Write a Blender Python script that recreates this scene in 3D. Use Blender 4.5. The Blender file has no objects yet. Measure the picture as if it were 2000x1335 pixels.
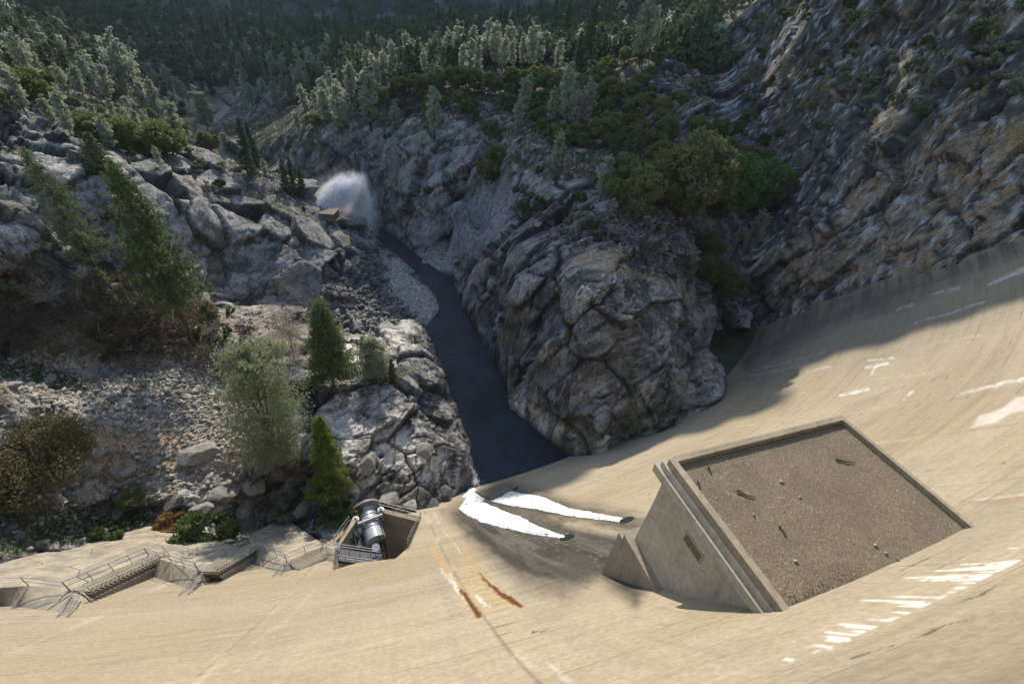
import bpy, bmesh, math, random
import numpy as np
from mathutils import Vector, Matrix
SC=bpy.context.scene; COL=SC.collection
H=94.0; F=926.0
# ---------------- camera ----------------
_up=np.array([131.,1261.,926.]); _up/=np.linalg.norm(_up)
_fw=np.array([0,0,-1.]); _Y=_fw-_fw@_up*_up; _Y/=np.linalg.norm(_Y); _X=np.cross(_Y,_up)
CM=np.stack([_X,_Y,_up])
cd=bpy.data.cameras.new('camera'); cam=bpy.data.objects.new('camera',cd); COL.objects.link(cam)
cd.sensor_width=36; cd.lens=F/2000*36; cd.clip_start=.5; cd.clip_end=20000
m4=Matrix([list(CM[i])+[0] for i in range(3)]+[[0,0,0,1]]); m4.translation=Vector((0,0,H)); cam.matrix_world=m4
SC.camera=cam
# ---------------- sky and sun ----------------
SUN_AZ=-12.0; SUN_EL=34.0
sd=np.array([math.sin(math.radians(SUN_AZ))*math.cos(math.radians(SUN_EL)),math.cos(math.radians(SUN_AZ))*math.cos(math.radians(SUN_EL)),math.sin(math.radians(SUN_EL))])
wd=bpy.data.worlds.new('World'); SC.world=wd; wd.use_nodes=True
wn=wd.node_tree; sk=wn.nodes.new('ShaderNodeTexSky'); sk.sky_type='NISHITA'; sk.sun_disc=False
sk.sun_elevation=math.radians(SUN_EL); sk.sun_rotation=math.radians(SUN_AZ); sk.air_density=1.3
bg=wn.nodes['Background']; bg.inputs[1].default_value=.15; wn.links.new(sk.outputs[0],bg.inputs[0])
sl=bpy.data.lights.new('sun','SUN'); sl.energy=4.2; sl.angle=math.radians(.5); sl.color=(1,.9,.76)
so=bpy.data.objects.new('sun',sl); COL.objects.link(so); so.rotation_euler=Vector(sd).to_track_quat('Z','Y').to_euler()
vs=SC.view_settings; vs.view_transform='Standard'; vs.look='None'; vs.exposure=.7; vs.gamma=1
SC.cycles.max_bounces=5; SC.cycles.diffuse_bounces=3; SC.cycles.volume_bounces=2; SC.cycles.transparent_max_bounces=16
# ---------------- helpers ----------------
def ray(px,py): return CM@np.array([px-1000.,-(py-667.5),-F])
def P(px,py,z=0.):
    r=ray(px,py); return np.array([0,0,H])+r*((z-H)/r[2])
def proj(p):
    c=CM.T@(np.asarray(p,float)-np.array([0,0,H])); return 1000+F*c[0]/-c[2],667.5-F*c[1]/-c[2]
def projn(p):
    c=(np.asarray(p,float)-np.array([0,0,H]))@CM; w=np.where(c[:,2]<-.1,-c[:,2],1e-3); return 1000+F*c[:,0]/w,667.5-F*c[:,1]/w
R=235.; AZ=math.radians(-18); C0=np.array([math.sin(AZ),math.cos(AZ)])*R
_D=np.array([-5,8,22,36.3,60,94,130.]); _O=np.array([-.5,.2,5.8,15.2,34.5,67,104.])
def _pm():
    h=np.diff(_D);s=np.diff(_O)/h;m=np.zeros(len(_D));m[0]=s[0];m[-1]=s[-1]
    for i in range(1,len(_D)-1): m[i]=2*s[i-1]*s[i]/(s[i-1]+s[i])
    return h,m
_h,_m=_pm()
def off(d):
    d=np.clip(np.asarray(d,float),-5,130); i=np.clip(np.searchsorted(_D,d)-1,0,len(_h)-1);t=(d-_D[i])/_h[i]
    return (2*t**3-3*t**2+1)*_O[i]+(t**3-2*t*t+t)*_h[i]*_m[i]+(3*t*t-2*t**3)*_O[i+1]+(t**3-t*t)*_h[i]*_m[i+1]
def facegap(p):  # >0 inside the dam
    return math.hypot(p[0]-C0[0],p[1]-C0[1])-(R-float(off(H-p[2])))
def face(px,py,lift=0.):
    r=ray(px,py); r=r/np.linalg.norm(r); o=np.array([0,0,H]); t=2. if lift<=.15 else 22.
    while t<500 and facegap(o+r*t)<-lift: t+=.6
    a,b=t-.6,t
    for _ in range(18):
        c=(a+b)/2
        if facegap(o+r*c)<-lift: a=c
        else: b=c
    return o+r*b
def fpt(a,z,lift=0.):   # a: arch angle about C0 measured from -dir to camera
    rr=R-off(H-z)-lift; ang=AZ+math.pi+a
    return np.stack([C0[0]+np.sin(ang)*rr,C0[1]+np.cos(ang)*rr,np.broadcast_to(z,np.shape(rr))*1.0],-1)
def face_az(p):
    d=np.asarray(p)[...,:2]-C0; a=np.arctan2(d[...,0],d[...,1])-(AZ+math.pi)
    return (a+math.pi)%(2*math.pi)-math.pi
# noise
def _hash(ix,iy,iz,k=0):
    u=np.uint32
    h=ix.astype(np.int32).view(u)*u(374761393)+iy.astype(np.int32).view(u)*u(668265263)+iz.astype(np.int32).view(u)*u(2147483629)+u((k*1274126177)&0xffffffff)
    h=(h^(h>>u(13)))*u(1274126177); h=(h^(h>>u(15)))*u(2246822519); h=h^(h>>u(16))
    return (h>>u(8)).astype(np.float32)*np.float32(1/16777215)
def vnoise(p,k=0):
    i=np.floor(p).astype(np.int32); f=(p-i).astype(np.float32); f=f*f*(3-2*f); r=0
    for dx in (0,1):
        wx=f[:,0] if dx else 1-f[:,0]
        for dy in (0,1):
            wy=f[:,1] if dy else 1-f[:,1]
            for dz in (0,1):
                wz=f[:,2] if dz else 1-f[:,2]
                r=r+wx*wy*wz*_hash(i[:,0]+dx,i[:,1]+dy,i[:,2]+dz,k)
    return r*2-1
def fbm(p,o=4,k=0,g=.5):
    r=0;a=1.;s=0
    for j in range(o): r=r+a*vnoise(p*(2.03**j)+j*17.3,k+j); s+=a; a*=g
    return r/s
def blocks(p,k=0,tilt=.8,box=False):
    """angular faceted blocks: returns (height, edge distance, random)"""
    p=p.astype(np.float32); n=len(p); i0=np.floor(p).astype(np.int32)
    d1=np.full(n,9e9,np.float32); d2=d1.copy(); hh=np.zeros(n,np.float32); rr=np.zeros(n,np.float32)
    for dx in (-1,0,1):
        for dy in (-1,0,1):
            for dz in (-1,0,1):
                a,b,c=i0[:,0]+dx,i0[:,1]+dy,i0[:,2]+dz
                vx=(a+_hash(a,b,c,k)-p[:,0]);vy=(b+_hash(a,b,c,k+1)-p[:,1]);vz=(c+_hash(a,b,c,k+2)-p[:,2])
                d=(np.maximum(np.maximum(abs(vx),abs(vy)),abs(vz))**2 if box else vx*vx+vy*vy+vz*vz).astype(np.float32)
                m=d<d1; d2=np.where(m,d1,np.minimum(d2,d)); 
                if m.any():
                    mi=np.nonzero(m)[0]; a,b,c=a[mi],b[mi],c[mi]
                    t1=_hash(a,b,c,k+3)-.5;t2=_hash(a,b,c,k+4)-.5;t3=_hash(a,b,c,k+5)-.5;rnd=_hash(a,b,c,k+6)
                    hh[mi]=(rnd-.5)-tilt*2*(t1*vx[mi]+t2*vy[mi]+t3*vz[mi]); rr[mi]=rnd
                    d1[mi]=d[mi]
    return hh,np.sqrt(d2)-np.sqrt(d1),rr
def meshobj(name,v,f,mat=None,parent=None,smooth=False):
    """v (n,3) array; f (m,k) array or list of lists"""
    me=bpy.data.meshes.new(name)
    if isinstance(f,np.ndarray):
        v=np.asarray(v,np.float32); k=f.shape[1]
        me.vertices.add(len(v)); me.vertices.foreach_set('co',v.ravel())
        me.loops.add(f.size); me.loops.foreach_set('vertex_index',f.astype(np.int32).ravel())
        me.polygons.add(len(f)); me.polygons.foreach_set('loop_start',np.arange(0,f.size,k,dtype=np.int32))
        me.update(calc_edges=True)
    else: me.from_pydata([tuple(map(float,x)) for x in v],[],f)
    if mat:
        for q in (mat if isinstance(mat,list) else [mat]): me.materials.append(q)
    if smooth: me.polygons.foreach_set('use_smooth',[True]*len(me.polygons))
    me.update()
    o=bpy.data.objects.new(name,me); COL.objects.link(o)
    if parent: o.parent=parent
    return o
def attr(o,name,arr):
    a=o.data.attributes.new(name,'FLOAT','POINT'); a.data.foreach_set('value',np.asarray(arr,np.float32))
def gridfaces(nr,nc):
    i=np.arange(nr*nc).reshape(nr,nc)
    return np.stack([i[:-1,:-1],i[:-1,1:],i[1:,1:],i[1:,:-1]],-1).reshape(-1,4)
def tag(o,label=None,cat=None,group=None,kind=None):
    if label:o['label']=label
    if cat:o['category']=cat
    if group:o['group']=group
    if kind:o['kind']=kind
    return o
def inpoly(X,Y,poly):
    r=np.zeros(np.shape(X),bool); n=len(poly)
    for i in range(n):
        x0,y0=poly[i][:2];x1,y1=poly[(i+1)%n][:2]
        if y0==y1: continue
        c=((y0>Y)!=(y1>Y))&(X<(x1-x0)*(Y-y0)/(y1-y0)+x0); r^=c
    return r
def polydist(X,Y,poly,closed=True):
    d=np.full(np.shape(X),1e9); n=len(poly)
    for i in range(n if closed else n-1):
        ax,ay=poly[i][:2];bx,by=poly[(i+1)%n][:2];vx,vy=bx-ax,by-ay;L=vx*vx+vy*vy+1e-9
        t=np.clip(((X-ax)*vx+(Y-ay)*vy)/L,0,1); d=np.minimum(d,np.hypot(X-ax-t*vx,Y-ay-t*vy))
    return d
def sm(x,a,b):
    t=np.clip((x-a)/(b-a),0,1); return t*t*(3-2*t)
# ---------------- node helper ----------------
class NT:
    def __init__(s,name,rough=.9):
        s.m=bpy.data.materials.new(name); s.m.use_nodes=True; s.t=s.m.node_tree; s.b=s.t.nodes['Principled BSDF']; s.b.inputs['Roughness'].default_value=rough
        s.b.inputs['Specular IOR Level'].default_value=.25; s._g=None
    def n(s,t,**k):
        o=s.t.nodes.new(t)
        for a,b in k.items(): setattr(o,a,b)
        return o
    def l(s,a,b): s.t.links.new(a,b)
    def put(s,sock,v):
        if hasattr(v,'is_linked') or hasattr(v,'links'): s.l(v,sock)
        else: sock.default_value=v
    def pos(s):
        if s._g is None: s._g=s.n('ShaderNodeNewGeometry')
        return s._g.outputs['Position']
    def map(s,vec=None,scale=(1,1,1),rot=(0,0,0),loc=(0,0,0)):
        o=s.n('ShaderNodeMapping'); s.l(vec or s.pos(),o.inputs[0]); o.inputs[1].default_value=loc; o.inputs[2].default_value=rot; o.inputs[3].default_value=scale; return o.outputs[0]
    def noise(s,scale,detail=4,rough=.55,vec=None,dist=0):
        o=s.n('ShaderNodeTexNoise'); s.l(vec or s.pos(),o.inputs['Vector']); o.inputs['Scale'].default_value=scale; o.inputs['Detail'].default_value=detail; o.inputs['Roughness'].default_value=rough; o.inputs['Distortion'].default_value=dist; return o.outputs['Fac']
    def voro(s,scale,feat='DISTANCE_TO_EDGE',vec=None,out=0):
        o=s.n('ShaderNodeTexVoronoi'); o.feature=feat; s.l(vec or s.pos(),o.inputs['Vector']); o.inputs['Scale'].default_value=scale; return o.outputs[out]
    def at(s,name): o=s.n('ShaderNodeAttribute'); o.attribute_name=name; return o.outputs['Fac']
    def mp(s,v,a,b,c=0.,d=1.,smooth=True):
        o=s.n('ShaderNodeMapRange'); o.interpolation_type='SMOOTHSTEP' if smooth else 'LINEAR'; s.put(o.inputs[0],v)
        for i,x in enumerate((a,b,c,d)): o.inputs[i+1].default_value=x
        return o.outputs[0]
    def ma(s,op,a,b=0.,c=0.):
        o=s.n('ShaderNodeMath'); o.operation=op; s.put(o.inputs[0],a); s.put(o.inputs[1],b); s.put(o.inputs[2],c); return o.outputs[0]
    def mix(s,f,a,b,mode='MIX'):
        o=s.n('ShaderNodeMix'); o.data_type='RGBA'; o.blend_type=mode; s.put(o.inputs[0],f)
        for i,x in ((6,a),(7,b)):
            if isinstance(x,tuple): o.inputs[i].default_value=(*x,1)
            else: s.l(x,o.inputs[i])
        return o.outputs[2]
    def col(s,c):
        if isinstance(c,tuple): s.b.inputs['Base Color'].default_value=(*c,1)
        else: s.l(c,s.b.inputs['Base Color'])
    def bump(s,h,dist=.1,st=1.,prev=None):
        o=s.n('ShaderNodeBump'); o.inputs['Distance'].default_value=dist; o.inputs['Strength'].default_value=st; s.l(h,o.inputs['Height'])
        if prev: s.l(prev,o.inputs['Normal'])
        s.l(o.outputs[0],s.b.inputs['Normal']); return o.outputs[0]
def simple(name,c,rough=.8,var=.25,scale=3.,metal=0.,bump=.0):
    s=NT(name,rough); n=s.noise(scale,5); c2=tuple(x*(1-var) for x in c); c1=tuple(min(1,x*(1+var)) for x in c)
    s.col(s.mix(s.mp(n,.3,.7),c2,c1)); s.b.inputs['Metallic'].default_value=metal
    if bump: s.bump(n,bump)
    return s.m
# ---------------- terrain control ----------------
CT=[]
def cp(*a):
    for px,py,z in a: CT.append(tuple(P(px,py,z)))
# river outline at the water level (pixels of the photograph, on z=0)
RL=[(905,975),(925,935),(922,900),(905,850),(885,790),(868,720),(850,680),(832,640),(858,606),(850,580),(825,545),(775,500),(735,470),(700,452)]
RR=[(1115,893),(1060,850),(1000,800),(985,742),(960,700),(935,655),(905,605),(890,560),(888,543),(855,528),(810,495),(770,460),(735,440)]
rl=[P(x,y,0)[:2] for x,y in RL]; rr_=[P(x,y,0)[:2] for x,y in RR]
up_l=[np.array(q) for q in [(-112,220),(-172,266),(-222,322),(-241,352),(-250,400),(-300,450)]]
up_r=[np.array(q) for q in [(-102,226),(-163,274),(-214,330),(-232,356),(-240,402),(-288,456)]]
dam_l=[np.array(q) for q in [(-6,40)]]; dam_r=[np.array(q) for q in [(40,60)]]
river=[*dam_l,*rl,*up_l]+[*up_r[::-1],*rr_[::-1],*dam_r]
pool=[P(x,y,10)[:2] for x,y in [(1385,650),(1378,690),(1385,730),(1398,765),(1392,800),(1415,830),(1520,800),(1500,700),(1470,640),(1420,640)]]
gully_z=10
# left bank
cp((900,880,7),(880,860,9),(850,900,12),(870,950,8),(800,900,13),(860,720,9),(835,660,9),(820,640,8),(780,640,12),(740,680,16),(780,740,16),(840,770,12),(700,800,18),(800,850,15),(700,880,17),(740,940,14),(680,1000,12),(720,1030,10),(830,990,9),(640,760,20),(560,690,19),(600,860,19),(540,900,21),(640,940,18),(600,1000,15),
   (150,1000,19),(300,950,18),(450,930,18),(100,940,25),(0,950,31),(250,860,22),(400,830,20),(0,850,36),(120,800,32),(250,740,25),(420,740,19),(0,750,36),(0,650,39),(150,640,34),(300,650,27),(380,675,23),(480,640,18),(560,600,15),(500,560,16),(640,620,10),(740,610,6),(700,560,6),(760,560,3),(810,580,1.5),(830,600,1),(740,500,3),
   (0,560,46),(100,560,43),(200,560,35),(300,560,29),(180,510,42),(0,460,49),(100,450,49),(300,470,38),(420,520,25),(550,520,20),(650,480,18),(715,490,9),(600,430,25),(690,430,12),(500,430,30),(400,430,36),(600,375,27),(450,320,38),(300,330,43),(250,420,44),(150,370,50),(0,380,52),(0,300,56),(300,290,45),(100,250,53),(0,230,60),(0,150,66),(120,190,56),(640,400,20),(200,280,49),(400,300,41),(560,350,30),(520,340,34))
for x,y,l in ((-60,1116,2.4),(0,1092,2.4),(100,1074,2.),(160,1064,1.9),(290,1029,2.9),(345,1036,2.4),(400,1052,2.2),(440,1064,.4),(480,1052,.4),(553,1012,1.5),(610,1040,.3),(640,1050,.2)):
    CT.append(tuple(face(x,y,l)))
for x,y,l in ((0,1104,2.4),(160,1078,1.9),(290,1045,2.9),(400,1066,2.2),(553,1028,1.5)):
    q=face(x,y,l); CT.append((q[0],q[1],q[2]-1.6))
for q in [(-18,45,2),(-14,42,2),(-20,50,6)]: CT.append(q)
# right knob
cp((1130,885,3),(1180,873,5),(1250,852,8),(1330,825,12),(1390,795,15),(1100,870,3),(1080,820,7),(1020,790,3),(1040,750,9),(1010,740,4),(1100,780,14),(1200,800,18),(1300,770,21),(1370,760,17),(1380,690,14),(1350,640,25),(1250,680,28),(1150,690,27),(1050,680,22),(1000,690,14),(975,700,5),(960,650,12),(930,600,9),(920,560,11),(1000,580,26),(1100,600,32),(1200,600,35),(1300,600,31),(1370,600,20),(1390,640,12.5),(1300,530,36),(1200,520,39),(1100,520,36),(1000,500,29),(940,490,16),(900,530,4),(1050,460,35),(1150,450,40),(1250,450,41),(1350,500,32),(1400,580,17),(1000,430,31),(960,420,24),(930,460,13),(880,500,3),
   (980,350,37),(1000,380,36),(910,430,15),(950,390,26),(1060,380,41),(1150,380,45),(1250,400,46),(1330,440,40),(1380,500,26),
   (840,500,1),(800,470,3),(880,470,5),(860,430,14),(800,430,10),(740,430,2),(900,390,28),(840,370,24),(760,370,17),(700,400,2),(700,340,20),(780,310,31),(860,300,36),(930,300,38),(940,340,33),(700,290,33),(780,265,39),(860,262,42),(940,265,44),(640,310,22),(620,290,24),(560,300,12),(560,270,18),(620,250,32),
   (700,230,38),(850,230,45),(1000,240,49),(1000,300,44),(1100,300,49),(1200,300,52),(1300,330,50),(1400,400,40),(1100,220,54),(1200,220,57),(1300,240,57),(1400,300,50),
   (600,200,30),(700,180,39),(800,180,47),(900,180,52),(1000,180,55),(1100,170,59),(1200,160,62),(1300,170,63),(550,150,28),(700,130,38),(850,140,49),(950,140,57),(1050,140,60),(1150,130,65),(1220,120,69))
# far valley
cp((470,230,2),(470,180,14),(500,110,14),(600,110,22),(600,70,18),(700,80,27),(800,80,36),(950,90,52),(1050,90,58),(350,200,10),(250,180,22),(150,180,34),(100,130,38),(200,120,27),(300,130,18),(350,270,18),(400,280,14),(300,250,28),(200,240,38),(250,270,40),(100,90,38),(0,90,45),(0,30,42),(200,60,22),(380,110,8),(400,60,8),(300,60,12),(500,260,6),(530,240,10))
# right hill from the abutment line upwards
def hill(col,ytoe,slope,ys,bend=0):
    f=face(col,ytoe); r0=math.hypot(f[0],f[1]); CT.append((f[0],f[1],f[2]+.5))
    for y in ys:
        b=ray(col,y); k=b[2]/math.hypot(b[0],b[1]); r=(f[2]-slope*r0-H)/(k-slope)
        r=max(r,r0); CT.append((b[0]/math.hypot(b[0],b[1])*r,b[1]/math.hypot(b[0],b[1])*r,H+k*r))
hill(1480,640,.42,(560,480,400,300,200,130,60,0))
hill(1560,612,.5,(540,460,380,300,200,120,60,0,-60))
hill(1650,575,.62,(500,430,350,270,200,120,60,0,-80))
hill(1750,540,.68,(470,400,330,250,170,90,20,-60))
hill(1850,520,.72,(450,380,300,220,140,60,0,-80))
hill(1990,470,.75,(420,350,270,190,110,40,-40))
cp((1440,640,12),(1420,600,15),(1400,550,20),(1440,480,27),(1350,340,46),(1300,200,60),(1380,200,66),(1330,130,70),(1300,90,71),(1380,60,83))
for q in [(0,1500,60),(-500,1300,25),(-900,1100,60),(-400,1900,420),(-1000,2000,300),(0,2200,600),(500,1500,420),(-1500,1200,300),(-700,700,60),(-500,380,90),(-300,120,100),(-200,20,60),(-160,60,60),(-1200,600,260),(-1000,100,260),(300,700,240),(500,500,330),(350,250,190),(500,100,260),(700,900,450),(250,60,110),(-400,3000,600),(1000,3000,800),(-1800,3000,700),(-150,700,45),(-100,1000,40),(100,900,90),(60,560,62),(-250,1000,15),(-400,800,14),(120,420,75),(20,10,55),(-60,10,45),(-90,5,45),(60,40,35),(0,35,10)]: CT.append(q)
CT=np.array(CT)
class TPS:
    def __init__(s,X,Z,lam=.02):
        s.X=X;n=len(X);K=s.k(X,X)+np.eye(n)*lam;Pm=np.c_[np.ones(n),X];A=np.block([[K,Pm],[Pm.T,np.zeros((3,3))]])
        s.w=np.linalg.solve(A,np.r_[Z,0,0,0])
    @staticmethod
    def k(A,B):
        d2=((A[:,None]-B[None])**2).sum(-1); return d2*np.log(d2+1e-6)*.5
    def __call__(s,Q):
        o=np.empty(len(Q))
        for i in range(0,len(Q),30000):
            q=Q[i:i+30000]; o[i:i+30000]=s.k(q,s.X)@s.w[:-3]+s.w[-3]+q@s.w[-2:]
        return o
_wr=lambda q:np.asarray(q)/100.
rivpts=[]
for a,b in zip(rl,rl[1:]): rivpts+= [a,(a+b)/2]
for a,b in zip(rr_,rr_[1:]): rivpts+= [a,(a+b)/2]
rivpts=np.array(rivpts+up_l+up_r)
XX=np.r_[CT[:,:2],rivpts]; ZZ=np.r_[CT[:,2],np.full(len(rivpts),.3)]
tps=TPS(_wr(XX),ZZ,1e-4)
def base_z(X,Y):
    q=np.stack([np.ravel(X),np.ravel(Y)],-1); z=tps(_wr(q)).reshape(np.shape(X))
    return z
NA,NR=1250,1180
az=np.radians(np.linspace(-76,60,NA)); rr0=np.r_[np.geomspace(38,600,NR-170),np.geomspace(606,4200,170)]
AA,RRg=np.meshgrid(az,rr0); TX=np.sin(AA)*RRg; TY=np.cos(AA)*RRg
TZ=base_z(TX,TY)
inr=inpoly(TX,TY,river); dr=np.where(RRg<620,polydist(TX,TY,river),50.); 
TZ=np.where(inr,-2.5*sm(dr,0,3)-.2,np.maximum(TZ,.25+.35*np.minimum(dr,3)))
inp=inpoly(TX,TY,pool); near=(np.hypot(TX-pool[0][0],TY-pool[0][1])<60)
TZ=np.where(inp,np.minimum(TZ,8.6),TZ)
# ---------------- zones and rock relief ----------------
V=np.stack([TX,TY,TZ],-1)
def normals(V):
    du=np.gradient(V,axis=1);dv=np.gradient(V,axis=0);n=np.cross(du,dv);n/=np.linalg.norm(n,axis=-1,keepdims=True)+1e-9
    return np.where(n[...,2:]<0,-n,n)
NB=normals(V); Vf=V.reshape(-1,3)
PX,PY=projn(Vf); PX=PX.reshape(TX.shape);PY=PY.reshape(TX.shape)
jx=fbm(Vf/9.,3,50).reshape(TX.shape)*22; jy=fbm(Vf/9.,3,60).reshape(TX.shape)*22
def zone(poly,soft=14,jit=1.):
    X=PX+jx*jit;Y=PY+jy*jit
    x0=min(p[0] for p in poly)-60;x1=max(p[0] for p in poly)+60;y0=min(p[1] for p in poly)-60;y1=max(p[1] for p in poly)+60
    m=(X>x0)&(X<x1)&(Y>y0)&(Y<y1); o=np.zeros(TX.shape)
    xs,ys=X[m],Y[m]; d=polydist(xs,ys,poly); i=inpoly(xs,ys,poly)
    o[m]=sm(np.where(i,d,-d),-soft,soft); return o
FAR=(RRg>1200).astype(float)
z_talus=np.maximum.reduce([zone([(-80,690),(330,690),(450,730),(480,850),(470,930),(250,985),(-80,960)]),zone([(-80,950),(420,930),(560,980),(520,1040),(-80,1080)],20)*.6,zone([(200,590),(480,600),(560,640),(450,700),(200,700)])*.4])
z_soil=np.maximum.reduce([zone([(120,850),(300,840),(480,850),(470,905),(300,915),(170,900)],20),zone([(1250,500),(1330,520),(1380,590),(1370,620),(1310,570),(1230,530)],12)*.45,zone([(1120,500),(1230,480),(1240,540),(1120,530)],12)*.7,zone([(560,560),(700,600),(600,700),(420,700),(300,640)],30)*.3])
z_scree=zone([(1005,348),(955,352),(915,400),(885,450),(890,505),(930,515),(960,460),(1000,410)],7)
z_boul=np.maximum(zone([(1060,430),(1250,420),(1340,430),(1350,540),(1260,520),(1180,470),(1080,470)],16),zone([(620,560),(730,480),(760,560),(800,620),(700,640),(560,640)],12))
z_beach=np.maximum(zone([(738,488),(775,500),(825,545),(865,600),(830,625),(770,600),(735,560)],8),zone([(810,500),(885,480),(900,530),(850,530)],8))
z_tan=zone([(1560,600),(1480,560),(1600,400),(1700,320),(1800,270),(2100,230),(2100,480),(1750,560)],40)
z_pale_sun=np.maximum.reduce([zone([(990,790),(1000,760),(1060,800),(1100,790),(1140,850),(1200,830),(1190,880),(1110,900)],10),zone([(680,650),(760,625),(820,650),(800,700),(700,720),(660,700)],14),zone([(620,780),(700,770),(800,830),(880,900),(870,950),(700,960),(640,900)],14)*.8,zone([(0,350),(200,440),(300,560),(440,620),(520,560),(420,400),(250,330),(0,330)],30)*.35])
z_forest=np.clip(np.maximum.reduce([zone([(-200,-400),(-200,120),(60,190),(200,300),(420,300),(560,380),(620,290),(700,250),(950,255),(1010,340),(1200,370),(1300,430),(1400,480),(1450,330),(1330,230),(1250,170),(1330,60),(1420,-20),(1500,-400)],30),FAR]),0,1)
z_grass=np.maximum.reduce([zone([(-50,1010),(120,990),(300,1010),(430,1030),(440,1090),(200,1060),(-50,1085)],12)*.8,zone([(-50,700),(80,700),(180,740),(170,760),(20,745)],14)*.8,zone([(640,990),(700,1000),(690,1030),(640,1020)],8),zone([(1215,740),(1245,740),(1250,870),(1210,860)],8)*.7,zone([(1410,780),(1450,770),(1410,830)],8)])
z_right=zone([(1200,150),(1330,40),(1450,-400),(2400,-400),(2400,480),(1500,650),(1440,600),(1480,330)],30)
z_floor=zone([(-100,480),(200,520),(330,560),(420,600),(400,700),(-100,690)],25)
vis=((PX>-260)&(PX<2260)&(PY>-120)&(PY<1240)&(RRg<900)&~inr)
idx=np.nonzero(vis.ravel())[0]; q=Vf[idx].astype(np.float32)
fall=sm(RRg,900,300).ravel()[idx] if False else 1-sm(RRg,350,880).ravel()[idx]
# foliation: stretch the rock along a dipping direction
fd=np.array([.80,.42,.42]);fd/=np.linalg.norm(fd); fs=np.cross(fd,[0,0,1]);fs/=np.linalg.norm(fs);fu=np.cross(fs,fd)
def gz(z): return z.ravel()[idx]
right=gz(z_right)
wv=np.stack([fbm(q/8.,2,5),fbm(q/8.,2,15),fbm(q/8.,2,25)],-1)
qa0=np.stack([q@fd*.35,q@fs,q@fu*1.25],-1).astype(np.float32)+.5*wv
h1,e1,r1,h2,e2,r2,h3,e3,r3=[np.zeros(len(q),np.float32) for _ in range(9)]
for m_,st_ in ((right<.5,.42),(right>=.5,.2)):
    qa=np.stack([q[m_]@fd*st_,q[m_]@fs,q[m_]@fu*1.25],-1).astype(np.float32)+.5*wv[m_]
    h1[m_],e1[m_],r1[m_]=blocks(qa/12.,100,1.15,bool(st_<.3)); h2[m_],e2[m_],r2[m_]=blocks(qa/4.2+.3*h1[m_][:,None],200,.8,True); h3[m_],e3[m_],r3[m_]=blocks(qa/1.5,300,.6,True)
soft=np.clip(gz(z_scree)+gz(z_beach)+gz(z_talus)*.85+gz(z_soil)*.7,0,1); forest=gz(z_forest)
rock=(1-soft)*(1-.55*forest)
patch=(.5+.7*sm(fbm(q/14.,3,44),-.15,.25))*(1-.6*gz(zone([(240,290),(430,300),(640,390),(740,480),(720,570),(560,570),(430,480),(250,400)],25)))      # smooth slabs here, broken rock there
D=rock*(h1*3.4*(1-.2*right)+patch*(1-.5*right)*(h2*1.5+h3*.5)-1.0*np.exp(-(e1/.035)**2)-.4*patch*np.exp(-(e2/.05)**2))+ (1-rock)*(h3*.3*(1-gz(z_soil)))+gz(z_boul)*(h3*1.2+h2*.8)+fbm(q/1.1,2,70)*.08
fol=1-np.abs(fbm((qa0*np.array([.3,1,1])*.42).astype(np.float32),3,77))*3.2; D=D+rock*(.25+.75*right)*fol*.55
D=D+fbm(q/22.,3,80)*1.6*(1-gz(z_beach))*(1-.6*soft)
# settle to the contact lines (dam, shore, pool)
rad=np.hypot(q[:,0]-C0[0],q[:,1]-C0[1]); gap=(R-off(H-q[:,2]))-rad   # >0 outside the dam
D*=np.clip(.35+gap/7.,.15,1)*np.clip(.3+dr.ravel()[idx]/7.,.3,1)*fall
D=np.where(inp.ravel()[idx],np.minimum(D,.0),D)
nb=NB.reshape(-1,3)[idx]; nd=nb*np.array([1,1,.8])
Vd=Vf.copy(); Vd[idx]=q+nd*D[:,None]
dfar=fbm(Vf[~vis.ravel()]/60.,4,90)*14*sm(RRg.ravel()[~vis.ravel()],500,1100); Vd[~vis.ravel(),2]+=dfar
Vd=Vd.reshape(V.shape); Vd[...,2]=np.where(inr,TZ,np.maximum(Vd[...,2],np.where(dr>.8,.35,.05)))
px_,py_=projn(Vd.reshape(-1,3)); px_=px_.reshape(TX.shape); py_=py_.reshape(TX.shape)
TOE=[(-300,1140),(-60,1118),(56,1084),(135,1069),(290,1029),(345,1036),(430,1064),(482,1050),(553,1010),(600,1040),(640,1060),(690,1000),(742,988),(823,1010),(900,987),(925,960),(1000,946),(1110,893),(1180,883),(1250,860),(1330,830),(1395,795),(1420,800),(1440,740),(1450,700),(1440,660),(1500,634),(1600,594),(1700,554),(1850,518),(2000,468),(2300,380)]
toe=np.interp(px_,[p[0] for p in TOE],[p[1] for p in TOE]); und=sm(py_-toe,-2,14)*(RRg<260)*(~((px_>1375)&(px_<1460)&(py_>630)&(py_<810)))
Vd[...,2]-=und*(np.clip(Vd[...,2]+8,0,60)*.45+3)
KK=(Vd[...,2]-H)/np.hypot(Vd[...,0],Vd[...,1])
def ground(px,py,rmin=0):
    """first point of the terrain seen from the camera at a pixel"""
    b=ray(px,py); a=math.atan2(b[0],b[1]); k=b[2]/math.hypot(b[0],b[1]); j=int(np.clip(round((a-az[0])/(az[1]-az[0])),0,NA-1))
    c=KK[:,j]>=k
    if rmin: c=c&(rr0>rmin)
    i=np.argmax(c) if c.any() else NR-1
    p=Vd[i,j]; return np.array([math.sin(a)*rr0[i],math.cos(a)*rr0[i],p[2]]),i,j
def gz_at(x,y):
    a=math.atan2(x,y); r=math.hypot(x,y); j=int(np.clip(round((a-az[0])/(az[1]-az[0])),0,NA-1)); i=int(np.clip(np.searchsorted(rr0,r),0,NR-1)); return float(Vd[i,j,2])
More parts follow.
